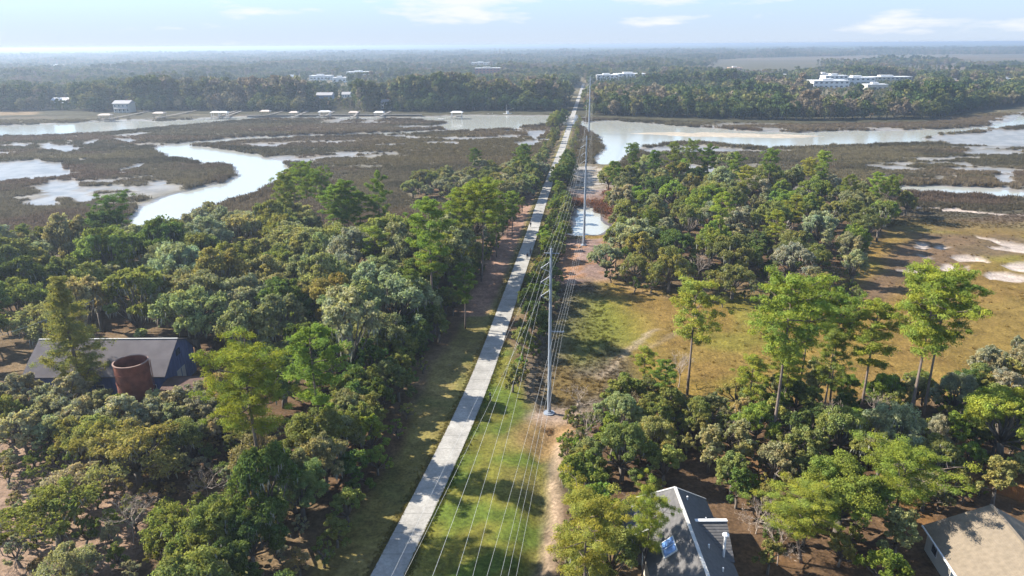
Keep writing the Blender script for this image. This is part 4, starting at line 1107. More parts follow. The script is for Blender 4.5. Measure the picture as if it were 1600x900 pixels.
row(480, 560, 4.0, -13, -6, MYRTLE, 1.0, 1.6, ['olive', 'yellow-olive', 'dark green'], [3, 1, 2], 'verge_shrub', lambda t, y: f'{t} bushy shrub by the river crossing', 'shrubs left of the far trail', 325)
row(275, 330, 4.2, 4.8, 7.5, MYRTLE, 1.0, 1.45, ['dark green', 'olive'], [3, 1], 'verge_shrub', lambda t, y: f'{t} rounded shrub before the pale mud', 'shrubs right of the far trail', 326)
row(340, 560, 8, 4.5, 7, SHRUB, 0.7, 1.1, ['grey-olive', 'yellow-olive', 'olive'], [2, 2, 1], 'verge_shrub', lambda t, y: f'{t} low shrub right of the far trail', 'shrubs right of the far trail', 327)
# wood on the right, round the houses
RF = np.vstack([gps([(905, 668), (960, 636), (1090, 640), (1200, 628), (1300, 624), (1420, 620), (1560, 612), (1800, 606)], 1.0), [[125, 45], [12, 45], [gp(905, 800)[0], gp(905, 800)[1]]]])
for p in scatter(RF, 4.9, 6000, 331, avoid=2.2):
    x, y = p
    if not in_view(x, y): continue
    zone = 'between pole and grey roof' if x < 24 else ('under the marsh-edge pines' if y > 80 else 'in the yards between the roofs')
    u = rng.random()
    if u < 0.13:
        plant('bare_tree', pick(BARE), x, y, rng.uniform(0.7, 1.05), (1, 1, 1), f'leafless pinkish-grey tree {zone}', 'tree', f'leafless trees {zone}')
    elif u < 0.40:
        tone = pickw(['fresh green', 'olive', 'yellow-olive', 'grey-olive'], [2, 3, 1.5, 2])
        plant('understorey_shrub', pick(MYRTLE), x, y, rng.uniform(0.7, 1.1), OLIVE[tone], f'{tone} tall shrub {zone}', 'shrub', f'tall shrubs {zone}')
    elif y > 74 or x < 12:
        tone = pickw(['olive', 'grey-olive', 'dark green', 'yellow-olive', 'fresh green', 'moss-grey'], [3, 2.4, 2.0, 1.2, 1.5, 1.6])
        plant('live_oak', pick(OAK_NEAR), x, y, rng.uniform(0.42, 0.62) if y > 84 else rng.uniform(0.55, 0.82), OLIVE[tone], f'{tone} live oak {zone}', 'tree', f'live oaks {zone}', zs=rng.uniform(0.9, 1.15))
# belt of oaks at the right marsh edge behind the tall pines
for p in scatter(gps([(1500, 606), (1560, 580), (1700, 560), (1800, 600), (1600, 615)], 1.0), 5.0, 300, 335, avoid=2):
    plant('live_oak', pick(OAK), *p, rng.uniform(0.55, 0.7), OLIVE['moss-grey'], 'moss-draped oak at the marsh edge by the right border', 'tree', 'moss-draped oaks at the right border')
# scrub along the ditch and on the near verge
for p in scatter(np.array([[gp(850, 905)[0], 60], [gp(862, 800)[0], 70], [gp(880, 690)[0], 92], [gp(900, 660)[0], 98], [gp(925, 690)[0], 92], [gp(905, 800)[0], 70], [gp(890, 905)[0], 60]]), 1.8, 1400, 341, avoid=0.9):
    if abs(p[0] - np.interp(p[1], ys, np.interp(ys, [40, 62, 70, 82, 95], [gp(842, 905)[0] + 1, gp(850, 880)[0], gp(860, 800)[0], gp(868, 740)[0], gp(880, 690)[0]]))) < 0.75: continue
    tone = pickw(['olive', 'yellow-olive', 'russet-tinged', 'fresh green'], [3, 2, 1, 1.5])
    plant('ditch_shrub', pick(SHRUB), *p, rng.uniform(0.4, 0.75), OLIVE[tone], f'{tone} scrub bush beside the sandy ditch', 'shrub', 'scrub along the sandy ditch')
# brush between the trees of the near woods
def brush(poly, dist, n_try, seed, zone, tones, wts, smin, smax, protos):
    for p in scatter(poly, dist, n_try, seed, avoid=1.7):
        if not in_view(p[0], p[1], 3, 20): continue
        tone = pickw(tones, wts)
        plant('brush_shrub', pick(protos), *p, rng.uniform(smin, smax), OLIVE[tone], f'{tone} brush {zone}', 'shrub', f'brush {zone}')
BLD_KEEP[0] = (-82, -47, 97.5, 118)
sb = np.array([[-84, 86], [-84, 96.5], [-66, 96.5], [-58, 93.5], [-46, 95], [-40, 92], [-42, 84], [-60, 84]])
brush(sb, 3.4, 1500, 350, 'in front of barn and silo', ['silvery grey', 'moss-grey', 'yellow-olive'], [4, 2, 1], 0.90, 1.2, MYRTLE)
nl = np.vstack([gps([(-60, 640), (120, 655), (300, 640), (480, 700), (470, 905), (-60, 905)], 1.3)])
brush(nl, 2.5, 4000, 351, 'in the near left wood', ['silvery grey', 'russet-tinged', 'yellow-olive', 'olive'], [3, 2, 2, 2], 0.55, 0.9, SHRUB)
nr = gps([(905, 690), (960, 640), (1100, 645), (1230, 640), (1240, 720), (1120, 720), (1020, 735), (930, 770), (895, 760)], 1.3)
brush(nr, 2.7, 1600, 352, 'between pole and grey roof', ['olive', 'yellow-olive', 'grey-olive', 'fresh green', 'russet-tinged'], [3, 2, 2, 2, 0.7], 0.6, 1.0, SHRUB + MYRTLE)
nr2 = gps([(1240, 640), (1420, 630), (1640, 620), (1640, 720), (1500, 720), (1300, 715), (1240, 720)], 1.3)
brush(nr2, 3.0, 1600, 353, 'under the marsh-edge pines', ['olive', 'yellow-olive', 'dark green', 'fresh green'], [3, 1.5, 2, 2], 0.6, 1.0, SHRUB + MYRTLE)
yd = gps([(1110, 740), (1240, 725), (1500, 725), (1640, 740), (1640, 800), (1480, 790), (1300, 900), (1170, 900), (1150, 820)], 1.3)
brush(yd, 3.0, 1500, 354, 'in the yards between the roofs', ['olive', 'fresh green', 'yellow-olive', 'dark green'], [3, 2, 2, 2], 0.45, 0.85, SHRUB + MYRTLE)
for k, (px, py, lab) in enumerate(((1262, 715, 'fine-twigged leafless tree left of the broad bright green tree'), (1225, 700, 'leafless tree behind the fine-twigged one'), (1290, 690, 'leafless tree at the foot of the marsh-edge pines'), (1180, 835, 'twiggy leafless sapling right of the grey roof'), (1135, 690, 'leafless thicket tree above the grey roof'), (1060, 600, 'pale leafless tree at the marsh edge behind the pole'), (905, 640, 'leafless bush tree beside the near pole'))):
    b = gp(px, py, 1.3); plant('bare_tree', BARE[k % 3], b[0], b[1], 0.95 + 0.1 * (k % 3), (1, 1, 1), lab, 'tree', 'leafless trees named one by one')
print('near plants', len(placed))

# ------------------------------------------------------------------ far woods
def far_tree(seed, R, H, n, leaf, conif=False):
    r = np.random.default_rng(seed)
    Ps, Ns = [], []
    k = 9
    for i in range(k):
        a = i * 2.4; q = math.sqrt((i + .5) / k)
        rl = R * r.uniform(0.3, 0.45)
        zc = H * (0.80 - 0.30 * q * q + r.uniform(-.08, .08)) - rl * 0.4
        if conif: zc = H * r.uniform(0.55, 0.93); q *= 0.75
        P, N = puff(r, np.array([math.cos(a) * q * R * .75, math.sin(a) * q * R * .75, zc]), rl, n // k, 0.8, 0.2)
        Ps.append(P); Ns.append(N)
    # low skirts so that the wood closes towards the ground
    P, N = puff(r, np.array([0, 0, H * 0.36]), R * 0.75, n // 5, 0.55 * H / R * 0.6, 0.0); Ps.append(P); Ns.append(N)
    P, N = np.concatenate(Ps), np.concatenate(Ns)
    V, Qd = leaf_quads(P, N, leaf, r, 0.75)
    c = np_mesh('crown', V, Qd); c.materials.append(M['far_leaf'])
    mb = MB(); mb.tube([(0, 0, -.5), (0.1, 0, H * 0.45), (0, 0.1, H * 0.8)], [0.35, 0.26, 0.1], 5)
    for i in range(3):
        a = i * 2.1; mb.tube([(0.1, 0, H * 0.42), (math.cos(a) * R * .5, math.sin(a) * R * .5, H * .68)], [0.16, 0.06], 4, False)
    t = mb.mesh('trunk', True); t.materials.append(M['bark_oak'])
    return {'crown': c, 'trunk': t, 'spanish_moss': None, 'h': H}
FARP = [far_tree(400, 5.5, 13, 1000, 0.55), far_tree(401, 6.5, 14, 1200, 0.6), far_tree(402, 4.6, 12, 900, 0.5), far_tree(403, 4.0, 17, 900, 0.5, True), far_tree(404, 3.6, 18, 800, 0.5, True)]
FARL = [far_tree(410, 5.5, 13, 260, 1.05), far_tree(411, 6.5, 14, 280, 1.15), far_tree(412, 4.8, 12, 220, 1.0), far_tree(413, 4.2, 17, 240, 0.95, True), far_tree(414, 3.8, 18, 220, 0.95, True)]
BUILD_FAR = []   # filled with (x, y, clear radius)
def far_spot(px, py, h): return gp(px, py, h)
# clearings round the far buildings: (px, py of roof, roof height, half width, depth kept open towards the camera)
CLEAR = []
def clear_at(px, py, h, hw, front, back=14):
    c = gp(px, py, h); CLEAR.append((c[0], c[1], hw, front, back)); return c
HOUSES = [  # px, py(roof line), roof height, width m, depth m, kind
    ('cottage', 92, 155, 6, 15, 9), ('villa', 188, 161, 8.5, 13, 10), ('bluehouse', 512, 148, 9, 16, 10), ('whitehouse', 540, 147, 8, 9, 8), ('smallhouse', 600, 158, 7, 8, 8)]
TOWN = [  # px, py (roof), height, width, depth, wall material, label
    (985, 116, 8, 50, 26, 'white', 'long white warehouse right of the trail end, farther right of two'), (950, 118, 8, 34, 22, 'white', 'smaller white warehouse just right of the trail end'),
    (762, 107, 13, 46, 22, 'brick', 'dark brick block above the far woods'), (752, 98, 9, 52, 24, 'cream', 'pale flat roof behind the dark brick block'),
    (560, 113, 8, 45, 25, 'cream', 'pale low block left of centre above the far woods'), (500, 119, 7, 36, 20, 'white', 'long white roof among the trees left of centre'), (455, 120, 6, 22, 14, 'white', 'small white roof left of the long white one'), (530, 122, 7, 22, 16, 'white', 'white-roofed house right of the long white one'),
    (1300, 127, 9, 44, 24, 'white', 'biggest white block of the riverside town'), (1308, 119, 12, 30, 18, 'white', 'taller white block behind the biggest one'), (1345, 122, 9, 40, 22, 'white', 'white block with many roofs right of the biggest one'), (1392, 121, 8, 60, 20, 'cream', 'long low cream block at the town end'), (1372, 133, 7, 24, 14, 'cream', 'cream house front below the long low block'), (1290, 116, 7, 20, 14, 'white', 'small white roof left behind the taller white block'),
    (1478, 126, 7, 22, 14, 'tan', 'terracotta house right of the town'), (1495, 127, 6, 15, 12, 'tan', 'lower terracotta house beside the first'), (1576, 124, 7, 14, 12, 'white', 'little white house near the right border'), (1560, 139, 6, 12, 9, 'white', 'tiny white roof in the right woods'),
    (1093, 112, 7, 12, 10, 'white', 'lone white gable left of the pale green tree'), (1150, 106, 7, 26, 16, 'tan', 'tan roof on the far marsh edge'), (1222, 117, 6, 30, 14, 'white', 'white cluster left of the riverside town'), (1035, 117, 7, 20, 14, 'cream', 'cream house right of the long warehouse'), (88, 102, 9, 34, 20, 'white', 'white speck of a building far off at the left')]
for k, px, py, h, w, d in HOUSES: clear_at(px, py, h, w * 0.85, 135, 10)
for px, py, h, w, d, m, lab in TOWN: clear_at(px, py, h, w * 0.6, 330 if 1270 < px < 1430 else (240 if px < 1000 else 130), 26)

# front rank along the far bank, each a tree of its own
bank = resample(gps([(-20, 176), (60, 174), (100, 177), (300, 174), (480, 176), (640, 176), (760, 174), (850, 175), (893, 174)], 0.9), 3.0)
bank_r = resample(gps([(926, 181), (960, 182), (1060, 186), (1180, 188), (1260, 190), (1340, 188), (1450, 186), (1500, 176), (1560, 168), (1620, 161)], 0.9), 3.0)
# keep only clumps on the left bank where gardens and docks open it
def rank(line, step, rows, seed, where, group, skip=()):
    r = np.random.default_rng(seed)
    L = np.concatenate([[0], np.cumsum(np.linalg.norm(np.diff(line, axis=0), axis=1))])
    for k in range(rows):
        s = r.uniform(0, step)
        while s < L[-1]:
            x = np.interp(s, L, line[:, 0]) + r.uniform(-2, 2); y = np.interp(s, L, line[:, 1]) + 3 + k * 9 + r.uniform(-3, 3)
            s += step * r.uniform(0.7, 1.3)
            if abs(x - trail_x(y)) < 9: continue
            if any(abs(x - c[0] * y / c[1]) < c[2] + 3 and -c[3] < y - c[1] < c[4] and c[1] < 760 for c in CLEAR): continue
            p = FARP[int(r.choice(5, p=[.3, .25, .2, .15, .1]))]
            kind = 'conifer' if p in FARP[3:] else 'broadleaf tree'
            plant('bank_tree', p, x, y, r.uniform(0.85, 1.3) * (0.9 + 0.2 * k), (1, 1, 1), f'{"front-rank" if k == 0 else "second-rank"} {kind} on the far bank {where(x)}', 'tree', group)
rank(bank, 9.0, 2, 501, lambda x: 'behind the docks' if x < -60 else 'left of the trail', 'trees on the far bank left of the trail')
rank(bank_r, 8.5, 2, 502, lambda x: 'facing the sandbar' if x < 220 else 'facing the mudflats', 'trees on the far bank right of the trail')

def gn_scatter(name, pts, zs_, scales, rots, idx, protos, label):
    me = bpy.data.meshes.new(name)
    V = np.column_stack([pts, zs_]).astype(np.float32)
    me.vertices.add(len(V)); me.vertices.foreach_set('co', V.ravel())
    for an, arr, ty in (('s', scales, 'FLOAT'), ('r', rots, 'FLOAT'), ('k', idx, 'INT')):
        a = me.attributes.new(an, ty, 'POINT'); a.data.foreach_set('value', np.asarray(arr, np.float32 if ty == 'FLOAT' else np.int32))
    o = obj(name, me, None); tag(o, label, None, None, 'stuff')
    ng = bpy.data.node_groups.new(name, 'GeometryNodeTree')
    ng.interface.new_socket('Geometry', in_out='INPUT', socket_type='NodeSocketGeometry'); ng.interface.new_socket('Geometry', in_out='OUTPUT', socket_type='NodeSocketGeometry')
    N, L = ng.nodes, ng.links
    gi, go = N.new('NodeGroupInput'), N.new('NodeGroupOutput')
    ip = N.new('GeometryNodeInstanceOnPoints'); ip.inputs['Pick Instance'].default_value = True
    gti = N.new('GeometryNodeJoinGeometry')
    for p in reversed(protos):
        oi = N.new('GeometryNodeObjectInfo'); oi.inputs['Object'].default_value = p; oi.inputs['As Instance'].default_value = True; oi.transform_space = 'ORIGINAL'
        L.new(oi.outputs['Geometry'], gti.inputs[0])
    def na(nm, ty):
        n = N.new('GeometryNodeInputNamedAttribute'); n.data_type = ty; n.inputs['Name'].default_value = nm
        return n.outputs['Attribute']
    L.new(gi.outputs[0], ip.inputs['Points']); L.new(gti.outputs[0], ip.inputs['Instance'])
    L.new(na('k', 'INT'), ip.inputs['Instance Index'])
    L.new(na('s', 'FLOAT'), ip.inputs['Scale'])
    cx = N.new('ShaderNodeCombineXYZ'); L.new(na('r', 'FLOAT'), cx.inputs['Z']); L.new(cx.outputs[0], ip.inputs['Rotation'])
    L.new(ip.outputs[0], go.inputs[0])
    md = o.modifiers.new('scatter', 'NODES'); md.node_group = ng
    return o
# five ordinary trees of the far bank carry the low meshes that the woods repeat
src = []
for k, p in enumerate(FARL):
    x = -30 - 14 * k; y = 640 + 6 * k
    t = plant('bank_tree', p, x, y, 1.0, (1, 1, 1), 'third-rank tree in the far woods left of the trail', 'tree', 'third-rank trees of the far woods', rz=0.0)
    src.append([c for c in t.children if c.name.startswith('crown')][0])
r = np.random.default_rng(601)
def far_pts(y0, y1, spacing, wmul):
    n = int((y1 - y0) * (y1 + y0) * 0.80 * wmul / spacing ** 2)
    u = r.random(n); y = np.sqrt(y0 ** 2 + u * (y1 ** 2 - y0 ** 2)); x = r.uniform(-0.80, 0.80, n) * y * 1.0
    return np.column_stack([x, y])
P = np.concatenate([far_pts(560, 1100, 6.0, 1), far_pts(1100, 2000, 7.6, 1), far_pts(2000, 3300, 10.5, 1), far_pts(3300, 5200, 17, 1)])
keep = sdf(np.vstack([bank + np.array([0, 16]), bank_r + np.array([0, 16]), [[30000, 900], [30000, 60000], [-30000, 60000], [-30000, 560], [-900, 640]]]), P[:, 0], P[:, 1], 5) > 0
keep &= ~((np.abs(P[:, 0] - trail_x(P[:, 1])) < 10) & (P[:, 1] < 1350))
low = np.zeros(len(P), bool)
for c in CLEAR:
    inside = (np.abs(P[:, 0] - c[0] * P[:, 1] / c[1]) < c[2]) & (P[:, 1] - c[1] > -c[3]) & (P[:, 1] - c[1] < c[4])
    low |= inside
    keep &= ~(inside & (P[:, 1] - c[1] > -16))
keep &= sdf(FAR_MARSH, P[:, 0], P[:, 1], 30) < r.normal(size=len(P)) * 4
# lines of trees standing in the far marsh
P, low = P[keep], low[keep]
# glades: thinner cover in the town and where the woods open
op = fbm(P[:, 0], P[:, 1] * 0.6, 240, 3, 71)
kp = (op < 0.55) | (r.random(len(P)) < 0.18) | (P[:, 1] < 720)
P, low = P[kp], low[kp]
belts = []
for pxs, hh, n in (([(1290, 105), (1340, 104), (1420, 102), (1470, 101)], 0.8, 320), ([(1500, 105), (1560, 104), (1640, 105)], 0.8, 260), ([(1360, 99), (1440, 98), (1490, 99)], 0.8, 260), ([(1310, 111), (1370, 113), (1450, 111)], 0.8, 200), ([(1380, 97), (1400, 96), (1480, 97)], 0.8, 160)):
    q = resample(gps(pxs, hh), 5.0)
    t = r.integers(0, len(q), n)
    belts.append(q[t] + r.normal(size=(n, 2)) * np.array([9, 28]))
low = np.concatenate([low, np.zeros(sum(len(b_) for b_ in belts), bool)])
P = np.concatenate([P] + belts)
cluster = fbm(P[:, 0], P[:, 1], 110, 2, 83)
kk = np.where(cluster > 0.54, r.integers(3, 5, len(P)), r.integers(0, 3, len(P)))
sc_ = np.where(low, 0.38, 1.0) * r.uniform(0.62, 1.08, len(P)) * (0.45 + 1.15 * fbm(P[:, 0], P[:, 1], 130, 3, 91)) * np.where(P[:, 1] > 3300, 1.35, np.where(P[:, 1] < 680, 1.25, 1.0))
gn_scatter('far_woods', P, np.full(len(P), 1.0), sc_, r.uniform(0, 6.28, len(P)), kk, src, 'far woods beyond the river reading as one hazy mass')
print('far woods', len(P))
# canopy of the forests towards the horizon
cx_ = np.concatenate([-np.geomspace(60, 24000, 150)[::-1], np.geomspace(60, 24000, 150)]); cy_ = np.geomspace(4700, 24500, 150)
CX, CY = np.meshgrid(cx_, cy_)
CZ = 9 + 9 * fbm(CX, CY, 160, 3, 95) + 6 * fbm(CX, CY, 1500, 2, 96) + r.random(CX.shape) * 3
CZ[0] = 0.5
i2 = (np.arange(149)[:, None] * 300 + np.arange(299)[None, :]).ravel()
cm = np_mesh('horizon_forest', np.stack([CX.ravel(), CY.ravel(), CZ.ravel()], 1), np.stack([i2, i2 + 1, i2 + 301, i2 + 300], 1))
tag(obj('horizon_forest', cm, simple('forest_canopy', (0.060, 0.082, 0.034), 0.95, 0.6, 0.012, spec=0.0)), 'flat forest reaching to the horizon', None, None, 'stuff')

# ------------------------------------------------------------------ marsh grass
def clump(seed, n=34, rad=0.95, h=0.95, w=0.09):
    r_ = np.random.default_rng(seed)
    a, q = r_.uniform(0, 6.28, n), rad * np.sqrt(r_.random(n))
    b = np.column_stack([q * np.cos(a), q * np.sin(a), np.full(n, -0.15)])
    d = unit(np.column_stack([r_.normal(size=n) * .32, r_.normal(size=n) * .32, np.ones(n)]))
    s_ = unit(np.cross(d, r_.normal(size=(n, 3)))) * w * r_.uniform(.6, 1.4, (n, 1))
    tip = b + d * h * r_.uniform(.55, 1.2, (n, 1))
    return np_mesh('grass_clump', np.stack([b - s_, b + s_, tip + s_ * .35, tip - s_ * .35], 1).reshape(-1, 3), np.arange(4 * n).reshape(n, 4))
gm, gn_, gl_, go_ = mat_new('marsh_grass')
ga = gn_.new('ShaderNodeAttribute'); ga.attribute_type = 'INSTANCER'; ga.attribute_name = 'col'
gd, gt = gn_.new('ShaderNodeBsdfDiffuse'), gn_.new('ShaderNodeBsdfTranslucent')
gl_.new(ga.outputs['Color'], gd.inputs['Color']); gl_.new(ga.outputs['Color'], gt.inputs['Color'])
gx = gn_.new('ShaderNodeMixShader'); gx.inputs[0].default_value = 0.35
gl_.new(gd.outputs[0], gx.inputs[1]); gl_.new(gt.outputs[0], gx.inputs[2]); gl_.new(gx.outputs[0], go_.inputs['Surface'])
gsrc = []
for k in range(3):
    o = obj('marsh_grass_tuft', clump(700 + k), gm)
    o.location = (60 + 4 * k, 300, gz(60 + 4 * k, 300)); tag(o, 'tuft of tall brown grass in the right marsh', None, None, 'stuff'); gsrc.append(o)
rg = np.random.default_rng(711)
gpts = []
for ya, yb, n_ in ((92, 150, 16000), (150, 250, 34000), (250, 380, 52000), (380, 580, 60000)):
    y = rg.uniform(ya, yb, n_); gpts.append(np.column_stack([rg.uniform(-0.80, 0.80, n_) * y, y]))
gpts = np.concatenate(gpts)
gi_ = np.clip(np.searchsorted(ys, gpts[:, 1]), 0, NYg - 1); gj_ = np.clip(np.searchsorted(xs, gpts[:, 0]), 0, NXg - 1)
km = (furry[gi_, gj_] > 0.75) | ((furry[gi_, gj_] > 0.3) & (rg.random(len(gpts)) < 0.04))
gpts, gi_, gj_ = gpts[km], gi_[km], gj_[km]
short = (gpts[:, 1] < 235) & (gpts[:, 0] > 0)
gcol = C[gi_, gj_] * np.where(short, rg.uniform(0.95, 1.25, len(gpts)), rg.uniform(0.85, 1.7, len(gpts)))[:, None] * np.array([1.03, 1.0, 0.95])
ce = crk[gi_, gj_]; rim_g = (ce > -7) & (ce < -0.3) & ~short
gs = rg.uniform(0.75, 1.35, len(gpts)) * np.where(short, 0.30, np.where(rim_g, 1.35, 0.85))
gcol *= np.where(rim_g, 0.8, 1.0)[:, None]  # creek-edge tufts darkened in colour, standing in for the shade along the banks
go2 = gn_scatter('marsh_grass', gpts, z[gi_, gj_], gs, rg.uniform(0, 6.28, len(gpts)), rg.integers(0, 3, len(gpts)), gsrc, 'brown and golden grass covering the tidal marsh')
ca = go2.data.attributes.new('col', 'FLOAT_COLOR', 'POINT')
ca.data.foreach_set('color', np.column_stack([gcol, np.ones(len(gcol))]).astype(np.float32).ravel())
print('grass', len(gpts))
ne = 9000
ye = 55 + 280 * rg.random(ne) ** 1.6; sd = rg.choice([-1, 1], ne)
xe = np.interp(ye, TRAIL_S[:, 1], TRAIL_S[:, 0]) + sd * (1.72 + np.abs(rg.normal(size=ne)) * 0.45)
ie = np.clip(np.searchsorted(ys, ye), 0, NYg - 1); je = np.clip(np.searchsorted(xs, xe), 0, NXg - 1)
ge_ = gn_scatter('verge_grass', np.column_stack([xe, ye]), np.full(ne, 1.46), rg.uniform(0.07, 0.17, ne), rg.uniform(0, 6.28, ne), rg.integers(0, 3, ne), gsrc, 'ragged grass along both edges of the trail')
cc_ = C[ie, je] * rg.uniform(1.0, 1.6, (ne, 1))
ca = ge_.data.attributes.new('col', 'FLOAT_COLOR', 'POINT'); ca.data.foreach_set('color', np.column_stack([cc_, np.ones(ne)]).astype(np.float32).ravel())

# ------------------------------------------------------------------ power line
def insul(mb, a, b, r0=0.05):
    mb.tube([a, b], [r0, r0], 6)
def steel_pole(P, H, label, lower=True, k_=1.0):
    t = thing('transmission_pole', label, 'utility pole', (P[0], P[1], gz(*P) - 0.02), -math.atan2(0.145, 1.0), 'steel poles of the power line')
    mb = MB(); n = 10
    mb.tube([(0, 0, H * i / n) for i in range(n + 1)], [k_ * (0.32 - 0.16 * i / n) for i in range(n + 1)], 12)
    mb.build('shaft', M['steel'], t, False)
    for f in (0.30, 0.58):
        c = MB(); rr = k_ * (0.32 - 0.16 * f) + 0.016; c.tube([(0, 0, H * f), (0, 0, H * f + 0.5)], [rr, rr], 12); c.build('sleeve_joint', M['steel'], t)
    b = MB(); b.tube([(0, 0, -0.3), (0, 0, 0.28)], [0.85, 0.85], 16); b.tube([(0, 0, 0.28), (0, 0, 0.42)], [0.58, 0.55], 12); b.build('base_flange', M['steel'], t)
    tips = []
    a = MB(); a.obox((-1.0, 0, H - 0.7), (1.2, 0, H - 0.7), 0.10, 0.10); a.tube([(0, 0, H), (0, 0, H + 0.35)], [0.06, 0.03], 6); a.build('top_crossarm', M['steel'], t)
    for sx in (-1.0, 1.2):
        tips.append((sx, 0, H - 0.66))
    for k in range(3):
        zz = H - 3.0 - 2.15 * k
        ins = MB(); insul(ins, (-0.25, 0, zz + 0.55 * 1.6), (-1.45, 0, zz)); insul(ins, (-0.25, 0, zz - 0.45), (-1.45, 0, zz), 0.035)
        ins.build('insulator', M['insulator'], t)
        tips.append((-1.45, 0, zz))
    if lower:
        zz = H * 0.52
        ar = MB(); ar.obox((0.2, 0, zz), (2.1, 0, zz), 0.12, 0.14); ar.build('lower_crossarm', M['steel'], t)
        for q in (0.75, 1.15, 1.55, 1.95):
            i_ = MB(); i_.tube([(q, 0, zz + .07), (q, 0, zz + .32)], [0.05, 0.03], 6); i_.build('insulator', M['insulator'], t)
            tips.append((q, 0, zz + 0.34))
    a_ = t.rotation_euler[2]; c_, s_ = math.cos(a_), math.sin(a_)
    return t, [Vector((P[0] + x * c_ - y * s_, P[1] + x * s_ + y * c_, t.location.z + zz)) for x, y, zz in tips]
dirp = (POLE2 - POLE1) / np.linalg.norm(POLE2 - POLE1)
POLE0 = POLE1 - dirp * 118
H1 = height_at(POLE1, 862, 388) - gz(*POLE1)
H2 = height_at(POLE2, 917, 213) - gz(*POLE2)
H3 = height_at(POLE3, 923, 119) - gz(*POLE3)
POLE4 = gp(925, 150, 1.2)
tips = []
for P_, H_, lab in ((POLE1, H1, 'nearest tall grey steel power pole on a sandy pad'), (POLE2, H2, 'grey steel power pole standing by the small pond'), (POLE3, H3, 'far grey steel power pole at the river edge')):
    tips.append(steel_pole(P_, H_, lab, True, 1.0 if H_ < 30 else (1.15 if H_ < 34 else 1.7))[1])
off0 = Vector((POLE0[0] - POLE1[0], POLE0[1] - POLE1[1], 0))
t0_ = []
# the wires fan out towards the next pole behind the viewer
for v, (tx_, th_) in zip(tips[0], ((613, 25.5), (633, 25.5), (669, 22.5), (708, 20.5), (735, 18.5), (758, 12.8), (780, 12.8), (792, 12.8), (805, 12.8))):
    q = gp(tx_, 890, th_ + 1.0); s_ = (POLE0[1] - v.y) / (q[1] - v.y)
    t0_.append(Vector((v.x + (q[0] - v.x) * s_, POLE0[1], v.z + (th_ + 1.0 + 1.2 - v.z) * s_)))
off4 = Vector((POLE4[0] - POLE3[0], POLE4[1] - POLE3[1], -8))
t4_ = [v + off4 for v in tips[2]]
chain = [t0_] + tips + [t4_]
WN = ['left ground wire at the pole tops', 'right ground wire at the pole tops', 'upper left power conductor', 'middle left power conductor', 'lower left power conductor', 'first of the four lower right wires', 'second of the four lower right wires', 'third of the four lower right wires', 'outermost of the four lower right wires']
for k in range(9):
    mb = MB()
    pts, rad = [], []
    for s, (A, B) in enumerate(zip(chain[:-1], chain[1:])):
        a, b = A[k], B[k]
        L = (b - a).length; sag = 0.9 + L * L / 9000.0 if k > 1 else 0.5 + L * L / 14000.0
        nseg = 22
        for i in range(nseg + (1 if s == 3 else 0)):
            f = i / nseg
            p = a.lerp(b, f); p = Vector((p.x, p.y, p.z - 4 * sag * f * (1 - f)))
            pts.append(tuple(p)); rad.append((0.008 if k < 2 else 0.013))
    mb.tube(pts, rad, 4)
    tag(mb.build('power_line_wire', M['wire']), f'{WN[k]}, strung along the trail', 'wire', 'wires of the power line')
# service wire over the barn trees
mb = MB(); a, b = Vector((-92, 92, 12)), Vector((-70, 112, 15))
mb.tube([tuple(a.lerp(b, i / 8) - Vector((0, 0, 1.2 * 4 * i / 8 * (1 - i / 8)))) for i in range(9)], 0.03, 4)
tag(mb.build('service_wire', M['wire']), 'single thin wire above the trees left of the barn', 'wire')

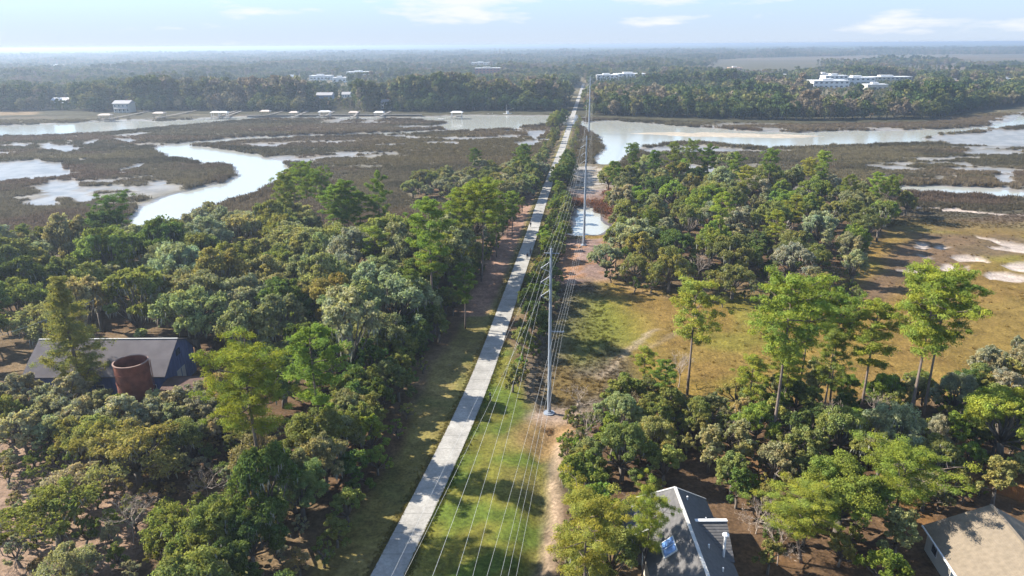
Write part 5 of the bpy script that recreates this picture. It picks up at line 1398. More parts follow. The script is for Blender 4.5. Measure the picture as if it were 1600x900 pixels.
# ------------------------------------------------------------------ barn and silo
def barn():
    L0, L1, y0, y1 = -77.5, -55.5, 102.0, 113.0
    g = gz(-66, 104)
    t = thing('barn', 'long dark blue barn with grey gambrel roof in the left wood', 'barn', ((L0 + L1) / 2, (y0 + y1) / 2, g))
    hx, hy = (L1 - L0) / 2, (y1 - y0) / 2
    he, hb, hr = 4.6, 6.9, 8.3
    fb = he + (hr - he) * 0.42
    prof = [(-hy - 0.5, he - 0.35), (-hy * 0.62, fb), (0, hr), (hy * 0.62, hb), (hy + 0.5, he - 0.35)]
    w = MB()
    pent = [(-hy, -0.3), (-hy, he), (-hy * 0.62, fb - 0.18), (0, hr - 0.2), (hy * 0.62, hb - 0.18), (hy, he), (hy, -0.3)]
    n = len(pent)
    V = [(-hx, y, z_) for y, z_ in pent] + [(hx, y, z_) for y, z_ in pent]
    w.add(V, [(i, i + 1, n + i + 1, n + i) for i in (0, 5)], [(0, i + 1, i) for i in range(1, n - 1)] + [(n, n + i, n + i + 1) for i in range(1, n - 1)])
    w.build('wall', M['barn_blue'], t)
    # boards of the right gable: standing battens
    for k in range(14):
        y = -hy + 0.4 + k * (2 * hy - 0.8) / 13
        top = np.interp(y, [p[0] for p in pent[1:6]], [p[1] for p in pent[1:6]]) - 0.1
        MB().box(hx + 0.005, hx + 0.05, y - 0.05, y + 0.05, 0, top).build('batten', M['barn_blue'], t)
    rf = None
    for i in range(4):
        (ya, za), (yb, zb) = prof[i], prof[i + 1]
        m = MB().slab([(-hx - 0.4, ya, za), (hx + 0.4, ya, za), (hx + 0.4, yb, zb), (-hx - 0.4, yb, zb)], 0.14)
        o = m.build('roof_slope', M['barn_roof'], t)
    MB().obox((-hx - .4, 0, hr + .03), (hx + .4, 0, hr + .03), 0.3, 0.08).build('ridge_cap', M['trim'], t)
    for s in (-1,):
        for k in range(5):
            x = -hx + 2.5 + k * 4.2
            f = MB().box(x, x + 1.3, -hy - 0.06, -hy - 0.01, 1.4, 2.7).build('window', M['trim'], t)
            MB().box(x + .1, x + 1.2, -hy - 0.075, -hy - 0.063, 1.5, 2.6).build('pane', M['glass'], f)
    d = MB().box(hx + 0.055, hx + 0.12, -1.4, 1.4, 0, 3.0).build('door', M['trim'], t)
    MB().box(hx + 0.125, hx + 0.17, -0.08, 0.08, 0, 3.0).build('door_rail', M['barn_blue'], d)
    MB().box(hx + 0.055, hx + 0.10, -0.7, 0.7, 5.4, 6.5).build('loft_hatch', M['glass'], t)
    # low porch along the front
    MB().slab([(-hx + 5, -hy - 2.6, 2.7), (-hx + 9.0, -hy - 2.6, 2.7), (-hx + 9.0, -hy - 0.05, 3.7), (-hx + 5, -hy - 0.05, 3.7)], 0.12).build('porch_roof', M['barn_roof'], t)
    for x in (-hx + 5.2, -hx + 8.8): MB().box(x - .07, x + .07, -hy - 2.5, -hy - 2.36, -.2, 2.62).build('porch_post', M['trim'], t)
barn()
c = gp(204, 566, 10.6)
t = thing('silo', 'open-topped rusty round silo in front of the blue barn', 'silo', (c[0], c[1], gz(*c)), 0.3)
t.rotation_euler = (0.0, 0.0, 0.3)
rO, rI, HS = 2.4, 2.28, 9.4
mb = MB(); n = 40
V, Q = [], []
for k in range(n):
    a = 2 * math.pi * k / n; cc, ss = math.cos(a), math.sin(a)
    V += [(rO * cc, rO * ss, -0.5), (rO * cc, rO * ss, HS), (rI * cc, rI * ss, HS), (rI * cc, rI * ss, 0.2)]
for k in range(n):
    a, b = 4 * k, 4 * ((k + 1) % n)
    Q += [(a, b, b + 1, a + 1), (a + 1, b + 1, b + 2, a + 2), (a + 2, b + 2, b + 3, a + 3)]
mb.add(V, Q); mb.build('shell', M['rust'], t, False)
def ring(r_, z0, z1, th):
    m = MB(); V, Q = [], []
    for k in range(n):
        a = 2 * math.pi * k / n; cc, ss = math.cos(a), math.sin(a)
        V += [(r_ * cc, r_ * ss, z0), ((r_ + th) * cc, (r_ + th) * ss, z0), ((r_ + th) * cc, (r_ + th) * ss, z1), (r_ * cc, r_ * ss, z1)]
    for k in range(n):
        a, b = 4 * k, 4 * ((k + 1) % n)
        Q += [(a + i, b + i, b + (i + 1) % 4, a + (i + 1) % 4) for i in range(4)]
    return m.add(V, Q)
ring(rI - 0.01, HS + 0.004, HS + 0.12, 0.2).build('rim', M['rust_rim'], t)
for zz in (1.6, 3.2, 4.8, 6.4, 8.0): ring(rO + 0.004, zz, zz + 0.08, 0.05).build('hoop', M['rust'], t)
for k in range(3): ring(rO + 0.003, 0, 0.01, 0.01)
lad = MB(); lad.obox((rO + .2, -.2, 0.2), (rO + .2, -.2, HS), .05, .05); lad.obox((rO + .2, .2, 0.2), (rO + .2, .2, HS), .05, .05)
for k in range(24): lad.obox((rO + .2, -.2, .5 + .37 * k), (rO + .2, .2, .5 + .37 * k), .035, .035)
lad.build('ladder', M['rust'], t)
def shed(px, py, w, d, h, mat_r, mat_w, label, rz=0.0, name='shed'):
    p = gp(px, py, h); t = thing(name, label, 'shed', (p[0], p[1], gz(*p)), rz)
    MB().box(-w / 2, w / 2, -d / 2, d / 2, -.3, h - 0.7).build('wall', mat_w, t)
    for s in (-1, 1):
        MB().slab([(-w / 2 - .3, s * (d / 2 + .3), h - 0.75), (w / 2 + .3, s * (d / 2 + .3), h - 0.75), (w / 2 + .3, 0, h), (-w / 2 - .3, 0, h)], 0.09).build('roof_slope', mat_r, t)
    for s in (-1, 1): MB().poly([(s * w / 2, -d / 2, h - .7), (s * w / 2, d / 2, h - .7), (s * w / 2, 0, h - .06)]).build('gable', mat_w, t)
    dr = MB().box(-.6, .6, -d / 2 - .05, -d / 2 - .005, 0, 2.0).build('door', M['wood'], t)
    MB().box(.4, .48, -d / 2 - .08, -d / 2 - .055, .95, 1.05).build('handle', M['dark'], dr)
shed(298, 603, 7.0, 4.5, 3.4, M['red_wood'], M['barn_blue'], 'low brown-roofed lean-to right of the blue barn')
shed(322, 648, 5.0, 4.0, 3.0, M['red_wood'], M['red_wood'], 'small brown hut below the lean-to', 0.2)

# ------------------------------------------------------------------ the two near houses
def shingle_courses(t, p00, p10, p01, p11, n, mat, name='shingle_course'):
    """n overlapping courses between the eave edge p00-p10 and the ridge edge p01-p11, each a thin board proud of the deck"""
    p00, p10, p01, p11 = map(Vector, (p00, p10, p01, p11))
    nrm = (p10 - p00).cross(p01 - p00).normalized()
    if nrm.z < 0: nrm = -nrm
    for i in range(n):
        a0, a1 = i / n, (i + 1.12) / n
        a1 = min(a1, 1.0)
        A, B = p00.lerp(p01, a0), p10.lerp(p11, a0)
        C_, D = p00.lerp(p01, a1), p10.lerp(p11, a1)
        V = [A + nrm * 0.045, B + nrm * 0.045, D + nrm * 0.012, C_ + nrm * 0.012, A + nrm * 0.004, B + nrm * 0.004]
        m = MB().add([tuple(v) for v in V], [(0, 1, 2, 3), (4, 5, 1, 0)])
        m.build(name, mat, t)
def grey_house():
    r0, r1 = gp(1056, 764, 8.2), gp(1095, 880, 8.2)
    cx, cy = 17.9, (r0[1] + 2.6 + 50) / 2
    y0, y1 = 50.0 - cy, r0[1] + 2.6 - cy
    g = gz(cx, 64)
    t = thing('house', 'grey-shingled house with skylight and white vent pipes', 'house', (cx, cy, g))
    he, hr, hw = 3.9, 7.2, 4.4
    MB().box(-hw + .35, hw - .35, y0 + .4, y1 - .4, -.3, he - .1).build('wall', M['cream'], t)
    MB().poly([(-hw + .35, y0 + .4, he - .1), (hw - .35, y0 + .4, he - .1), (0, y0 + .4, hr - .25)]).build('gable', M['cream'], t)
    # main roof: gable towards the camera, hip at the far end
    hip = 2.8
    ds = MB().slab([(-hw, y0, he - .25), (0, y0, hr), (0, y1 - hip, hr), (-hw, y1, he - .25)], 0.12).build('roof_slope', M['shingle'], t)
    dr = MB().slab([(0, y0, hr), (hw, y0, he - .25), (hw, y1, he - .25), (0, y1 - hip, hr)], 0.12).build('roof_slope', M['shingle'], t)
    MB().slab([(-hw, y1, he - .25), (0, y1 - hip, hr), (hw, y1, he - .25)], 0.12).build('roof_hip', M['shingle'], t)
    n = 22
    for o, s in ((ds, -1), (dr, 1)):
        for i in range(n):
            a0, a1 = i / n, min(1.0, (i + 1.12) / n)
            def pt(a, e, lift):
                x = s * hw * (1 - a); zz = (he - .25) + (hr - he + .25) * a
                y = y0 if e == 0 else y1 - hip * a
                return (x + s * 0.35 * lift, y, zz + 0.9 * lift)
            V = [pt(a0, 0, .04), pt(a0, 1, .04), pt(a1, 1, .012), pt(a1, 0, .012), pt(a0, 0, .003), pt(a0, 1, .003)]
            MB().add(V, [(0, 1, 2, 3), (4, 5, 1, 0)]).build('shingle_course', M['shingle'], o)
    rc = MB(); rc.obox((0, y0 - .02, hr + .06), (0, y1 - hip, hr + .06), .34, .06)
    for s in (-1, 1): rc.obox((0, y1 - hip, hr + .05), (s * hw, y1, he - .19), .28, .06)
    rc.build('ridge_cap', M['trim'], t)
    # cross gable to the right: short ridge across, slope facing the camera
    yc, hc, xo = gp(1100, 829, 6.3)[1] - cy, 6.2, 4.5
    cg = MB().slab([(1.0, yc, hc), (xo, yc, hc), (xo, yc - 3.6, hc - 2.3), (3.6, yc - 3.6, hc - 2.3)], 0.1).build('cross_gable_roof', M['shingle'], t)
    MB().slab([(1.0, yc, hc), (3.6, yc + 3.6, hc - 2.3), (xo, yc + 3.6, hc - 2.3), (xo, yc, hc)], 0.1).build('roof_slope', M['shingle'], t)
    for i in range(14):
        a0, a1 = i / 14, min(1, (i + 1.1) / 14)
        xa, xb = 3.6 - 2.6 * a0, 3.6 - 2.6 * a1
        V = [(xa, yc - 3.6 * (1 - a0) - .02, hc - 2.3 * (1 - a0) + .05), (xo, yc - 3.6 * (1 - a0) - .02, hc - 2.3 * (1 - a0) + .05), (xo, yc - 3.6 * (1 - a1), hc - 2.3 * (1 - a1) + .012), (xb, yc - 3.6 * (1 - a1), hc - 2.3 * (1 - a1) + .012), (xa, yc - 3.6 * (1 - a0) - .02, hc - 2.3 * (1 - a0) + .003), (xo, yc - 3.6 * (1 - a0) - .02, hc - 2.3 * (1 - a0) + .003)]
        MB().add(V, [(0, 1, 2, 3), (4, 5, 1, 0)]).build('shingle_course', M['shingle'], cg)
    MB().obox((0.9, yc, hc + .06), (xo + .05, yc, hc + .06), .42, .08).build('ridge_vent', M['white'], t)
    MB().box(3.8, xo - .25, yc - 3.2, yc + 3.2, -.3, hc - 2.25).build('wing_wall', M['cream'], t)
    MB().poly([(xo - .25, yc - 3.2, hc - 2.25), (xo - .25, yc + 3.2, hc - 2.25), (xo - .25, yc, hc - .15)]).build('gable', M['cream'], t)
    # lower roof to the left with a white gutter
    yl = yc + 0.4
    MB().slab([(-hw - 1.5, yl, 3.65), (-hw + 1.6, yl, 5.2), (-hw + 1.6, yl + 4.5, 5.2), (-hw - 1.5, yl + 4.5, 3.65)], 0.1).build('side_roof', M['shingle'], t)
    MB().box(-hw - 1.2, -hw + .3, yl + .2, yl + 4.3, -.3, 4.05).build('side_wall', M['shingle'], t)
    MB().obox((-hw - 1.5, yl - .06, 3.68), (-hw + 1.5, yl - .06, 5.22), .14, .14).build('gutter', M['white'], t)
    # skylight on the left slope
    sl = (hr - he + .25) / hw
    def on(x, y, lift=0.0): return (x, y, hr - abs(x) * sl + lift)
    ys_ = gp(1060, 868, 5.8)[1] - cy
    f = MB(); xa, xb = -2.9, -1.6; ya, yb = ys_ - 1.1, ys_ + 1.1
    f.slab([on(xa, ya, .17), on(xb, ya, .17), on(xb, yb, .17), on(xa, yb, .17)], 0.22)
    fo = f.build('skylight', M['white'], t)
    for k in range(2):
        y_a = ya + .1 + k * 1.05; MB().slab([on(xa + .1, y_a, .195), on(xb - .1, y_a, .195), on(xb - .1, y_a + .95, .195), on(xa + .1, y_a + .95, .195)], .02).build('pane', M['skylight'], fo)
    # vents and flue on the right slope
    for px, py, hgt, rr in ((1126, 868, 2.6, .13),):
        p = gp(px, py + 18, 4.6); x, y = 3.3, p[1] - cy
        zz = hr - x * sl
        v = MB(); v.tube([(x, y, zz - .1), (x, y, zz + hgt)], [rr, rr], 8); vo = v.build('flue_pipe', M['white'], t)
        MB().tube([(x, y, zz + hgt + .02), (x, y, zz + hgt + .12), (x, y, zz + hgt + .3)], [.34, .34, .1], 10).build('flue_cap', M['white'], vo)
    for x, y in ((1.2, yc + 3.6), (1.6, yc - 3.9), (2.3, yc - 6.6), (2.8, yc + 1.6)):
        zz = hr - x * sl
        MB().tube([(x, y, zz - .05), (x, y, zz + .45)], [.09, .09], 8).build('vent_pipe', M['white'], t)
    for k in range(3):
        y = y0 + 3 + k * 4.2
        w = MB().box(-hw + .29, -hw + .345, y, y + 1.1, 1.1, 2.5).build('window', M['white'], t)
        MB().box(-hw + .27, -hw + .285, y + .08, y + 1.02, 1.18, 2.42).build('pane', M['glass'], w)
grey_house()
def tan_house():
    a = gp(1522, 786, 7.6); cx, y1 = a[0] + 0.4, a[1]
    y0 = 46.0; cy = (y0 + y1) / 2
    t = thing('house', 'house with broad tan shingled hip roof at the right border', 'house', (cx, cy, gz(cx, cy)), math.radians(-7))
    hw, he, hr, hy = 6.2, 3.0, 6.4, (y1 - y0) / 2
    hip = 0.4
    MB().box(-hw + .5, hw - .5, -hy + .4, hy - .4, -.3, he + .02).build('wall', M['cream'], t)
    sl = MB().slab([(-hw, -hy, he - .1), (0, -hy + 3, hr), (0, hy - hip, hr), (-hw, hy, he - .1)], .12).build('roof_slope', M['shingle_tan'], t)
    MB().slab([(0, -hy + 3, hr), (hw, -hy, he - .1), (hw, hy, he - .1), (0, hy - hip, hr)], .12).build('roof_slope', M['shingle_tan'], t)
    MB().slab([(-hw, hy, he - .1), (0, hy - hip, hr), (hw, hy, he - .1)], .12).build('roof_hip', M['shingle_tan'], t)
    MB().slab([(hw, -hy, he - .1), (0, -hy + 3, hr), (-hw, -hy, he - .1)], .12).build('roof_hip', M['shingle_tan'], t)
    n = 34
    for i in range(n):
        a0, a1 = i / n, min(1, (i + 1.12) / n)
        def pt(q, e, l): return (-hw * (1 - q) - .3 * l, (-hy + 3 * q) if e == 0 else (hy - hip * q), he - .1 + (hr - he + .1) * q + l)
        V = [pt(a0, 0, .045), pt(a0, 1, .045), pt(a1, 1, .012), pt(a1, 0, .012), pt(a0, 0, .003), pt(a0, 1, .003)]
        MB().add(V, [(0, 1, 2, 3), (4, 5, 1, 0)]).build('shingle_course', M['shingle_tan'], sl)
    MB().obox((0, -hy + 3, hr + .06), (0, hy - hip, hr + .06), .36, .07).build('ridge_cap', M['shingle_tan'], t)
    MB().obox((-hw - .05, -hy, he - .12), (-hw - .05, hy, he - .12), .14, .16).build('gutter', M['white'], t)
    # dormer gable on the far slope showing its pale cheek
    d = MB().box(2.2, 4.4, -1.0, 1.6, 4.6, 6.0).build('dormer', M['trim'], t)
    MB().slab([(2.0, -1.2, 6.0), (3.3, -1.2, 6.9), (3.3, 1.8, 6.9), (2.0, 1.8, 6.0)], .08).build('dormer_roof', M['shingle_tan'], d)
    MB().slab([(3.3, -1.2, 6.9), (4.6, -1.2, 6.0), (4.6, 1.8, 6.0), (3.3, 1.8, 6.9)], .08).build('dormer_roof', M['shingle_tan'], d)
    for k in range(4):
        y = -hy + 3 + k * 4.3
        w = MB().box(-hw + .44, -hw + .495, y, y + 1.2, 1.0, 2.4).build('window', M['white'], t)
        MB().box(-hw + .42, -hw + .435, y + .08, y + 1.12, 1.08, 2.32).build('pane', M['glass'], w)
tan_house()
# cedar fence and the white rail at the right border
a, b = gp(1556, 772, 1.2), gp(1640, 800, 1.2)
t = thing('board_fence', 'orange cedar board fence behind the tan roof', 'fence', (a[0], a[1], gz(*a)), math.atan2(b[1] - a[1], b[0] - a[0]))
L_ = float(np.linalg.norm(b - a)); k = 0
while k * 0.2 < L_:
    MB().box(k * .2, k * .2 + .175, -.012, .012, 0.02, 1.85 + .03 * math.sin(k * 1.7)).build('board', M['fence'], t); k += 1
for zz in (.4, 1.5): MB().obox((0, .06, zz), (L_, .06, zz), .05, .09).build('rail', M['fence'], t)
for k in range(int(L_ / 2.4) + 1): MB().box(k * 2.4 - .05, k * 2.4 + .05, .09, .19, -.3, 1.9).build('post', M['fence'], t)
a, b = gp(1498, 628, 1.3), gp(1590, 631, 1.3)
t = thing('low_white_wall', 'low white garden wall at the marsh edge by the right border', 'wall', (a[0], a[1], gz(*a)), math.atan2(b[1] - a[1], b[0] - a[0]))
L_ = float(np.linalg.norm(b - a))
MB().box(0, L_, -.12, .12, -.3, .75).build('wall_body', M['white'], t); MB().box(-.1, L_ + .1, -.18, .18, .754, .84).build('coping', M['white'], t)

# ------------------------------------------------------------------ docks and houses across the river
def pier_posts(t, x0, x1, y, zt, step=5.0):
    x = x0
    while x <= x1 + .01:
        MB().tube([(x, y, -1.6), (x, y, zt)], .13, 6).build('piling', M['wood'], t); x += step
DOCKS = [ # px, py of deck, width, roof?, roof material, label
    (166, 186, 9, 'dock_roof_tan', 'pale-roofed boat dock farthest left with its ramp'), (250, 183, 8, 'dock_roof_tan', 'tan-roofed dock with ramp, second from the left'), (338, 182, 6.5, 'white', 'white-roofed dock, left one of a close pair'), (350, 182, 6.5, 'white', 'white-roofed dock, right one of a close pair'),
    (416, 180, 7, 'dock_roof_tan', 'low brown-roofed dock before the grey shrubs'), (460, 182, 6, 'dock_roof_tan', 'small square-roofed dock with white post'), (508, 181, 9, 'white', 'long white-roofed dock in front of the blue house'), (553, 182, 6.5, 'dock_roof_tan', 'yellow-tan roofed dock among pale shrubs'), (593, 182, 7, 'white', 'white dock shelter with boat lift'), (714, 182, 8.5, 'white', 'tall white covered boat lift standing alone in the river')]
for px, py, w, rm, lab in DOCKS:
    p = gp(px, py, 1.8)
    t = thing('covered_dock', lab, 'dock', (p[0], p[1], 0.0), rng.uniform(-.12, .12), 'covered docks along the river')
    hw, hd, zd, zr = w / 2, 2.6, 1.9, 5.0
    MB().box(-hw, hw, -hd, hd, zd - .2, zd).build('deck', M['wood'], t)
    for sx in (-1, 1):
        for sy in (-1, 1):
            MB().box(sx * (hw - .3) - .14, sx * (hw - .3) + .14, sy * (hd - .3) - .14, sy * (hd - .3) + .14, -1.5, zr).build('post', M['white'] if rm == 'white' else M['wood'], t)
    rf = MB(); e = .7
    V = [(-hw - e, -hd - e, zr), (hw + e, -hd - e, zr), (hw + e, hd + e, zr), (-hw - e, hd + e, zr), (-hw * .75, 0, zr + 1.0), (hw * .75, 0, zr + 1.0)]
    rf.add(V, [(0, 1, 5, 4), (2, 3, 4, 5), (3, 2, 1, 0)], [(1, 2, 5), (3, 0, 4)]); rf.build('roof', M[rm], t)
    for sy in (-1, 1): MB().obox((-hw, sy * hd, zd + .95), (hw, sy * hd, zd + .95), .08, .08).build('railing', M['wood'], t)
    rp = MB(); rp.obox((-hw - 6.5, -hd - .6, 0.35), (-hw, -hd - .6, zd - .05), 1.3, .12); rp.build('ramp', M['trim'], t)
    MB().box(-hw - 10.5, -hw - 6.3, -hd - 2, -hd + .8, 0.1, 0.5).build('float', M['trim'], t)
    # walkway back to the bank
    yb = float(np.interp(p[0], bank[:, 0], bank[:, 1])) - p[1] + 4
    if yb > hd + 4 and px != 714:
        MB().box(-.8, .8, hd, yb, zd - .25, zd - .06).build('walkway', M['wood'], t)
        y = hd + 3
        while y < yb:
            for sx in (-.7, .7): MB().tube([(sx, y, -1.4), (sx, y, zd + .9)], .09, 5).build('piling', M['wood'], t)
            y += 5
    pier_posts(t, -hw + .2, hw - .2, -hd + .1, zd - .1, w / 2.2)
# long bulkhead walkway joining the docks
pl = gps([(385, 181), (460, 179.5), (560, 179.5), (660, 179.5)], 1.6)
for i in range(3):
    a, b = pl[i], pl[i + 1]; L_ = float(np.linalg.norm(b - a))
    t = thing('boardwalk', ['dark boardwalk section behind the small square-roofed dock', 'dark boardwalk section behind the long white-roofed dock', 'dark boardwalk section running towards the boat lift'][i], 'boardwalk', (a[0], a[1], 0), math.atan2(b[1] - a[1], b[0] - a[0]), 'boardwalk behind the docks')
    MB().box(0.05, L_ - .05, -.9, .9, 1.7, 1.9).build('deck', M['wood'], t)
    for s in (-1, 1): MB().obox((0.1, s * .85, 2.85), (L_ - .1, s * .85, 2.85), .1, .1).build('railing', M['wood'], t)
    MB().box(0.1, L_ - .1, .95, 1.1, -1.0, 1.68).build('bulkhead', M['wood'], t)
    x = 1.0
    while x < L_:
        MB().tube([(x, -.7, -1.2), (x, -.7, 2.8)], .11, 5).build('piling', M['wood'], t); x += 6
# boats
def boat(px, py, L, label, mast=0.0, rz=0.2, cabin=True):
    p = gp(px, py, 0.6); t = thing('boat', label, 'boat', (p[0], p[1], 0.05), rz)
    st = [(-.5, .32, .85), (-.2, .36, .8), (.15, .33, .9), (.38, .18, 1.05), (.5, .02, 1.25)]
    V, Q = [], []
    for f, w, h in st: V += [(f * L, -w * L * .5, h), (f * L, -w * L * .28, -.25), (f * L, w * L * .28, -.25), (f * L, w * L * .5, h)]
    for i in range(4):
        a = 4 * i; Q += [(a, a + 4, a + 5, a + 1), (a + 1, a + 5, a + 6, a + 2), (a + 2, a + 6, a + 7, a + 3), (a, a + 3, a + 7, a + 4)]
    Q += [(0, 1, 2, 3)]
    MB().add(V, Q).build('hull', M['hull'], t)
    if cabin:
        c_ = MB().box(-.12 * L, .14 * L, -.09 * L, .09 * L, .8, 2.6).build('cabin', M['white'], t)
        MB().box(.142 * L, .146 * L, -.07 * L, .07 * L, 1.7, 2.3).build('pane', M['glass'], c_)
        MB().box(-.16 * L, .16 * L, -.11 * L, .11 * L, 2.61, 2.72).build('roof', M['white'], t)
    if mast:
        MB().tube([(-.1 * L, 0, .8), (-.1 * L, 0, mast)], [.09, .05], 6).build('mast', M['white'], t)
        MB().tube([(-.1 * L, 0, 2.9), (.75 * L, 0.4, mast * .65)], .06, 5).build('boom', M['trim'], t)
boat(793, 178, 7.5, 'small white workboat with mast aground on the far mud', 8.0, 0.15)
boat(766, 178, 4.5, 'little pale skiff on the mud left of the workboat', 0, 0.3, False)
def far_house(px, py, h, w, d, wall, roof, label, rz=0.0, gable=True, storeys=2):
    p = gp(px, py, h); t = thing('house', label, 'house', (p[0], p[1] + d / 2, gz(p[0], p[1])), rz, 'houses across the river')
    he = h - 2.4
    MB().box(-w / 2, w / 2, -d / 2, d / 2, -.4, he).build('wall', M[wall], t)
    e = .6
    V = [(-w / 2 - e, -d / 2 - e, he), (w / 2 + e, -d / 2 - e, he), (w / 2 + e, d / 2 + e, he), (-w / 2 - e, d / 2 + e, he), (-w / 2 - e, 0, h), (w / 2 + e, 0, h)]
    r_ = MB().add(V, [(0, 1, 5, 4), (2, 3, 4, 5), (3, 2, 1, 0)], [(1, 2, 5), (3, 0, 4)]).build('roof', M[roof], t)
    MB().box(w * .15, w * .15 + .9, .2, 1.1, he + .5, h + 1.0).build('chimney', M['brick'], r_)
    for s in range(storeys):
        z0 = he * (s + .28) / storeys
        n_ = max(3, int(w / 3))
        for k in range(n_):
            x = -w / 2 + w * (k + .5) / n_
            f = MB().box(x - .7, x + .7, -d / 2 - .06, -d / 2 - .005, z0, z0 + 1.7).build('window', M['white'], t)
            MB().box(x - .55, x + .55, -d / 2 - .08, -d / 2 - .063, z0 + .12, z0 + 1.58).build('pane', M['glass'], f)
    MB().slab([(-w * .4, -d / 2 - 2.6, he * .48), (w * .4, -d / 2 - 2.6, he * .48), (w * .4, -d / 2 - .09, he * .56), (-w * .4, -d / 2 - .09, he * .56)], .15).build('porch_roof', M[roof], t)
    for k in range(4):
        x = -w * .38 + k * w * .76 / 3; MB().box(x - .12, x + .12, -d / 2 - 2.5, -d / 2 - 2.26, -.3, he * .47).build('porch_post', M['white'], t)
far_house(92, 155, 6.5, 16, 9, 'cream', 'white', 'long low white-roofed cottage on the far bank at left', storeys=1)
far_house(188, 160, 10, 14, 11, 'cream', 'far_roof', 'tall pale villa behind the left docks')
far_house(506, 147, 10.5, 15, 10, 'blue', 'far_roof', 'pale blue house among trees behind the docks')
far_house(540, 146, 9, 8, 8, 'white', 'far_roof', 'narrow white house right of the pale blue one')
far_house(602, 158, 8, 9, 8, 'white', 'far_roof', 'small white house behind the white dock shelter')
def block(px, py, h, w, d, wall, label):
    p = gp(px, py, h + 1.0); t = thing('town_building', label, 'building', (p[0], p[1] + d / 2, gz(p[0], p[1])), 0, 'town buildings beyond the far woods')
    MB().box(-w / 2, w / 2, -d / 2, d / 2, -.5, h).build('wall', M[wall], t)
    MB().box(-w / 2 - .3, w / 2 + .3, -d / 2 - .3, d / 2 + .3, h + .005, h + .55).build('parapet', M['white' if wall != 'tan' else 'tan'], t)
    MB().box(-w * .2, w * .1, -d * .2, d * .2, h + .56, h + 2.6).build('rooftop_plant', M['white' if wall != 'brick' else 'cream'], t)
    nst = max(1, int(h / 4)); n_ = max(3, int(w / 6))
    for s in range(nst):
        for k in range(n_):
            x = -w / 2 + w * (k + .5) / n_; z0 = h * (s + .35) / nst
            MB().box(x - 1.5, x + 1.5, -d / 2 - .08, -d / 2 - .01, z0, z0 + 1.8).build('window', M['glass'], t)
for a in TOWN: block(*a)

# ------------------------------------------------------------------ people on the trail, marker post
def person(px, py, top, bottom, label, face, stride=0.25):
    p = gp(px, py, 1.52)
    t = thing('person', label, 'person', (p[0], p[1], 1.52), face, 'people on the trail')
    J = [(0, 0, .95), (0, 0, 1.2), (0, 0.02, 1.43), (0, 0.02, 1.53), (0, .03, 1.66), (0, .03, 1.76),
         (.20, .02, 1.42), (.27, -.06, 1.15), (.26, .08, .92), (.26, .14, .80), (-.20, .02, 1.42), (-.27, .08, 1.15), (-.25, .2, .95), (-.25, .25, .84),
         (.10, 0, .90), (.11, stride * .6, .50), (.11, stride * .5, .08), (.11, stride * .5 + .17, .04), (-.10, 0, .90), (-.11, -stride * .2, .50), (-.11, -stride, .10), (-.11, -stride + .16, .04)]
    E = [(0, 1), (1, 2), (2, 3), (3, 4), (4, 5), (2, 6), (6, 7), (7, 8), (8, 9), (2, 10), (10, 11), (11, 12), (12, 13), (0, 14), (14, 15), (15, 16), (16, 17), (0, 18), (18, 19), (19, 20), (20, 21)]
    R = [.15, .15, .14, .055, .095, .07, .065, .05, .042, .04, .065, .05, .042, .04, .10, .07, .05, .045, .10, .07, .05, .045]
    me = bpy.data.meshes.new('body'); me.from_pydata(J, E, []); me.update()
    o = bpy.data.objects.new('body', me); COL.objects.link(o)
    sk = o.modifiers.new('skin', 'SKIN')
    for v, r_ in zip(me.skin_vertices[0].data, R): v.radius = (r_, r_)
    me.skin_vertices[0].data[0].use_root = True
    o.modifiers.new('sub', 'SUBSURF').levels = 1; o.modifiers['sub'].render_levels = 1
    dg = bpy.context.evaluated_depsgraph_get()
    m2 = bpy.data.meshes.new_from_object(o.evaluated_get(dg))
    bpy.data.objects.remove(o)
    for m in ('skin', top, bottom, 'dark'): m2.materials.append(M[m])
    for pl_ in m2.polygons:
        c = pl_.center
        pl_.material_index = 0 if c.z > 1.47 or (abs(c.x) > .19 and c.z < .88) else (1 if c.z > .93 else (2 if c.z > .1 else 3))
        pl_.use_smooth = True
    obj('body', m2, None, t)
    hb = MB(); V, Q = [], []
    for i in range(5):
        th = i / 4 * 1.75
        for k in range(8):
            a = k / 8 * 6.283; V.append((.105 * math.sin(th) * math.cos(a), .02 + .12 * math.sin(th) * math.sin(a) - .012, 1.695 + .115 * math.cos(th)))
    for i in range(4):
        for k in range(8): Q.append((8 * i + k, 8 * i + (k + 1) % 8, 8 * i + 8 + (k + 1) % 8, 8 * i + 8 + k))
    hb.add(V, Q).build('hair', M['dark'], t, True)
person(824, 405, 'cloth_dark', 'cloth_dark', 'nearer of two walkers side by side on the trail, in dark clothes', 2.9)
person(829, 398, 'cloth_grey', 'cloth_dark', 'farther of two walkers side by side on the trail, in grey top', 2.9)
person(829, 355, 'cloth_dark', 'cloth_dark', 'lone dark-clothed walker in the shade at the trail edge', 0.1)
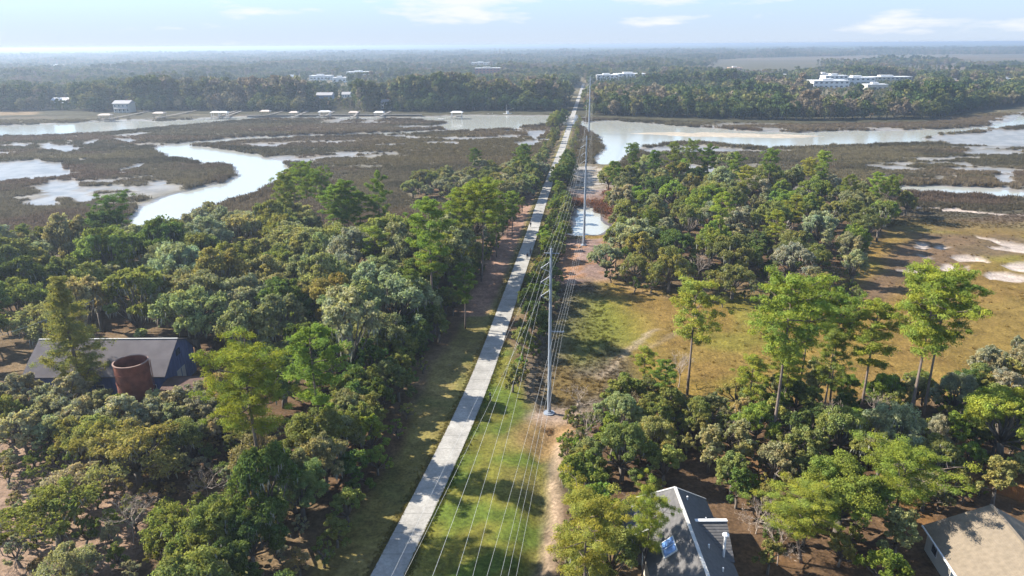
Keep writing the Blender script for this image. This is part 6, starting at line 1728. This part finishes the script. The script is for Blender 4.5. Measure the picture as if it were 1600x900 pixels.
person(884, 208, 'cloth_blue', 'cloth_dark', 'distant walker on the trail near the river', 0.1)
b = gp(766, 627, 1.4); t = thing('trail_post', 'short dark marker post on the grass right of the trail', 'post', (b[0], b[1], gz(*b)))
MB().box(-.11, .11, -.11, .11, -.3, 1.45).build('post', M['dark'], t); MB().box(-.15, .15, -.15, .15, 1.454, 1.52).build('cap', M['dark'], t)
MB().box(-.09, .09, -.125, -.113, 1.0, 1.3).build('plate', M['trim'], t)

# ------------------------------------------------------------------ haze
hz_ = MB().box(-26000, 26000, -300, 26000, -3.0, 57.0)
hm, hn, hl, ho = mat_new('haze')
pv = hn.new('ShaderNodeVolumePrincipled')
pv.inputs['Color'].default_value = (0.50, 0.61, 0.76, 1)
pv.inputs['Density'].default_value = 0.00024
pv.inputs['Anisotropy'].default_value = 0.35
hl.new(pv.outputs[0], ho.inputs['Volume'])
tag(hz_.build('haze', hm), 'thin blue haze over the whole lowland', None, None, 'stuff')

# ------------------------------------------------------------------ single out look-alikes by their order across the view
ORD = ['first', 'second', 'third', 'fourth', 'fifth', 'sixth', 'seventh', 'eighth', 'ninth', 'tenth', 'eleventh', 'twelfth', 'thirteenth', 'fourteenth', 'fifteenth', 'sixteenth', 'seventeenth', 'eighteenth', 'nineteenth', 'twentieth']
def view_x(o):
    return math.atan2(o.location.x, o.location.y)
def by_label():
    d = {}
    for o in COL.objects:
        if o.parent is None and 'label' in o and 'category' in o: d.setdefault(o['label'], []).append(o)
    return d
for lab, os_ in by_label().items():
    if len(os_) > 8:
        os_.sort(key=lambda o: o.location.y); n = len(os_); k = 2 if n <= 16 else 3
        for i, o in enumerate(os_):
            o['label'] = lab + ', ' + (['nearer half', 'farther half'] if k == 2 else ['near third', 'middle third', 'far third'])[i * k // n]
for lab, os_ in by_label().items():
    if 1 < len(os_):
        os_.sort(key=view_x)
        for i, o in enumerate(os_):
            if i < len(ORD): o['label'] = lab + ', ' + ('leftmost' if i == 0 else ('rightmost' if i == len(os_) - 1 else ORD[i] + ' from left'))
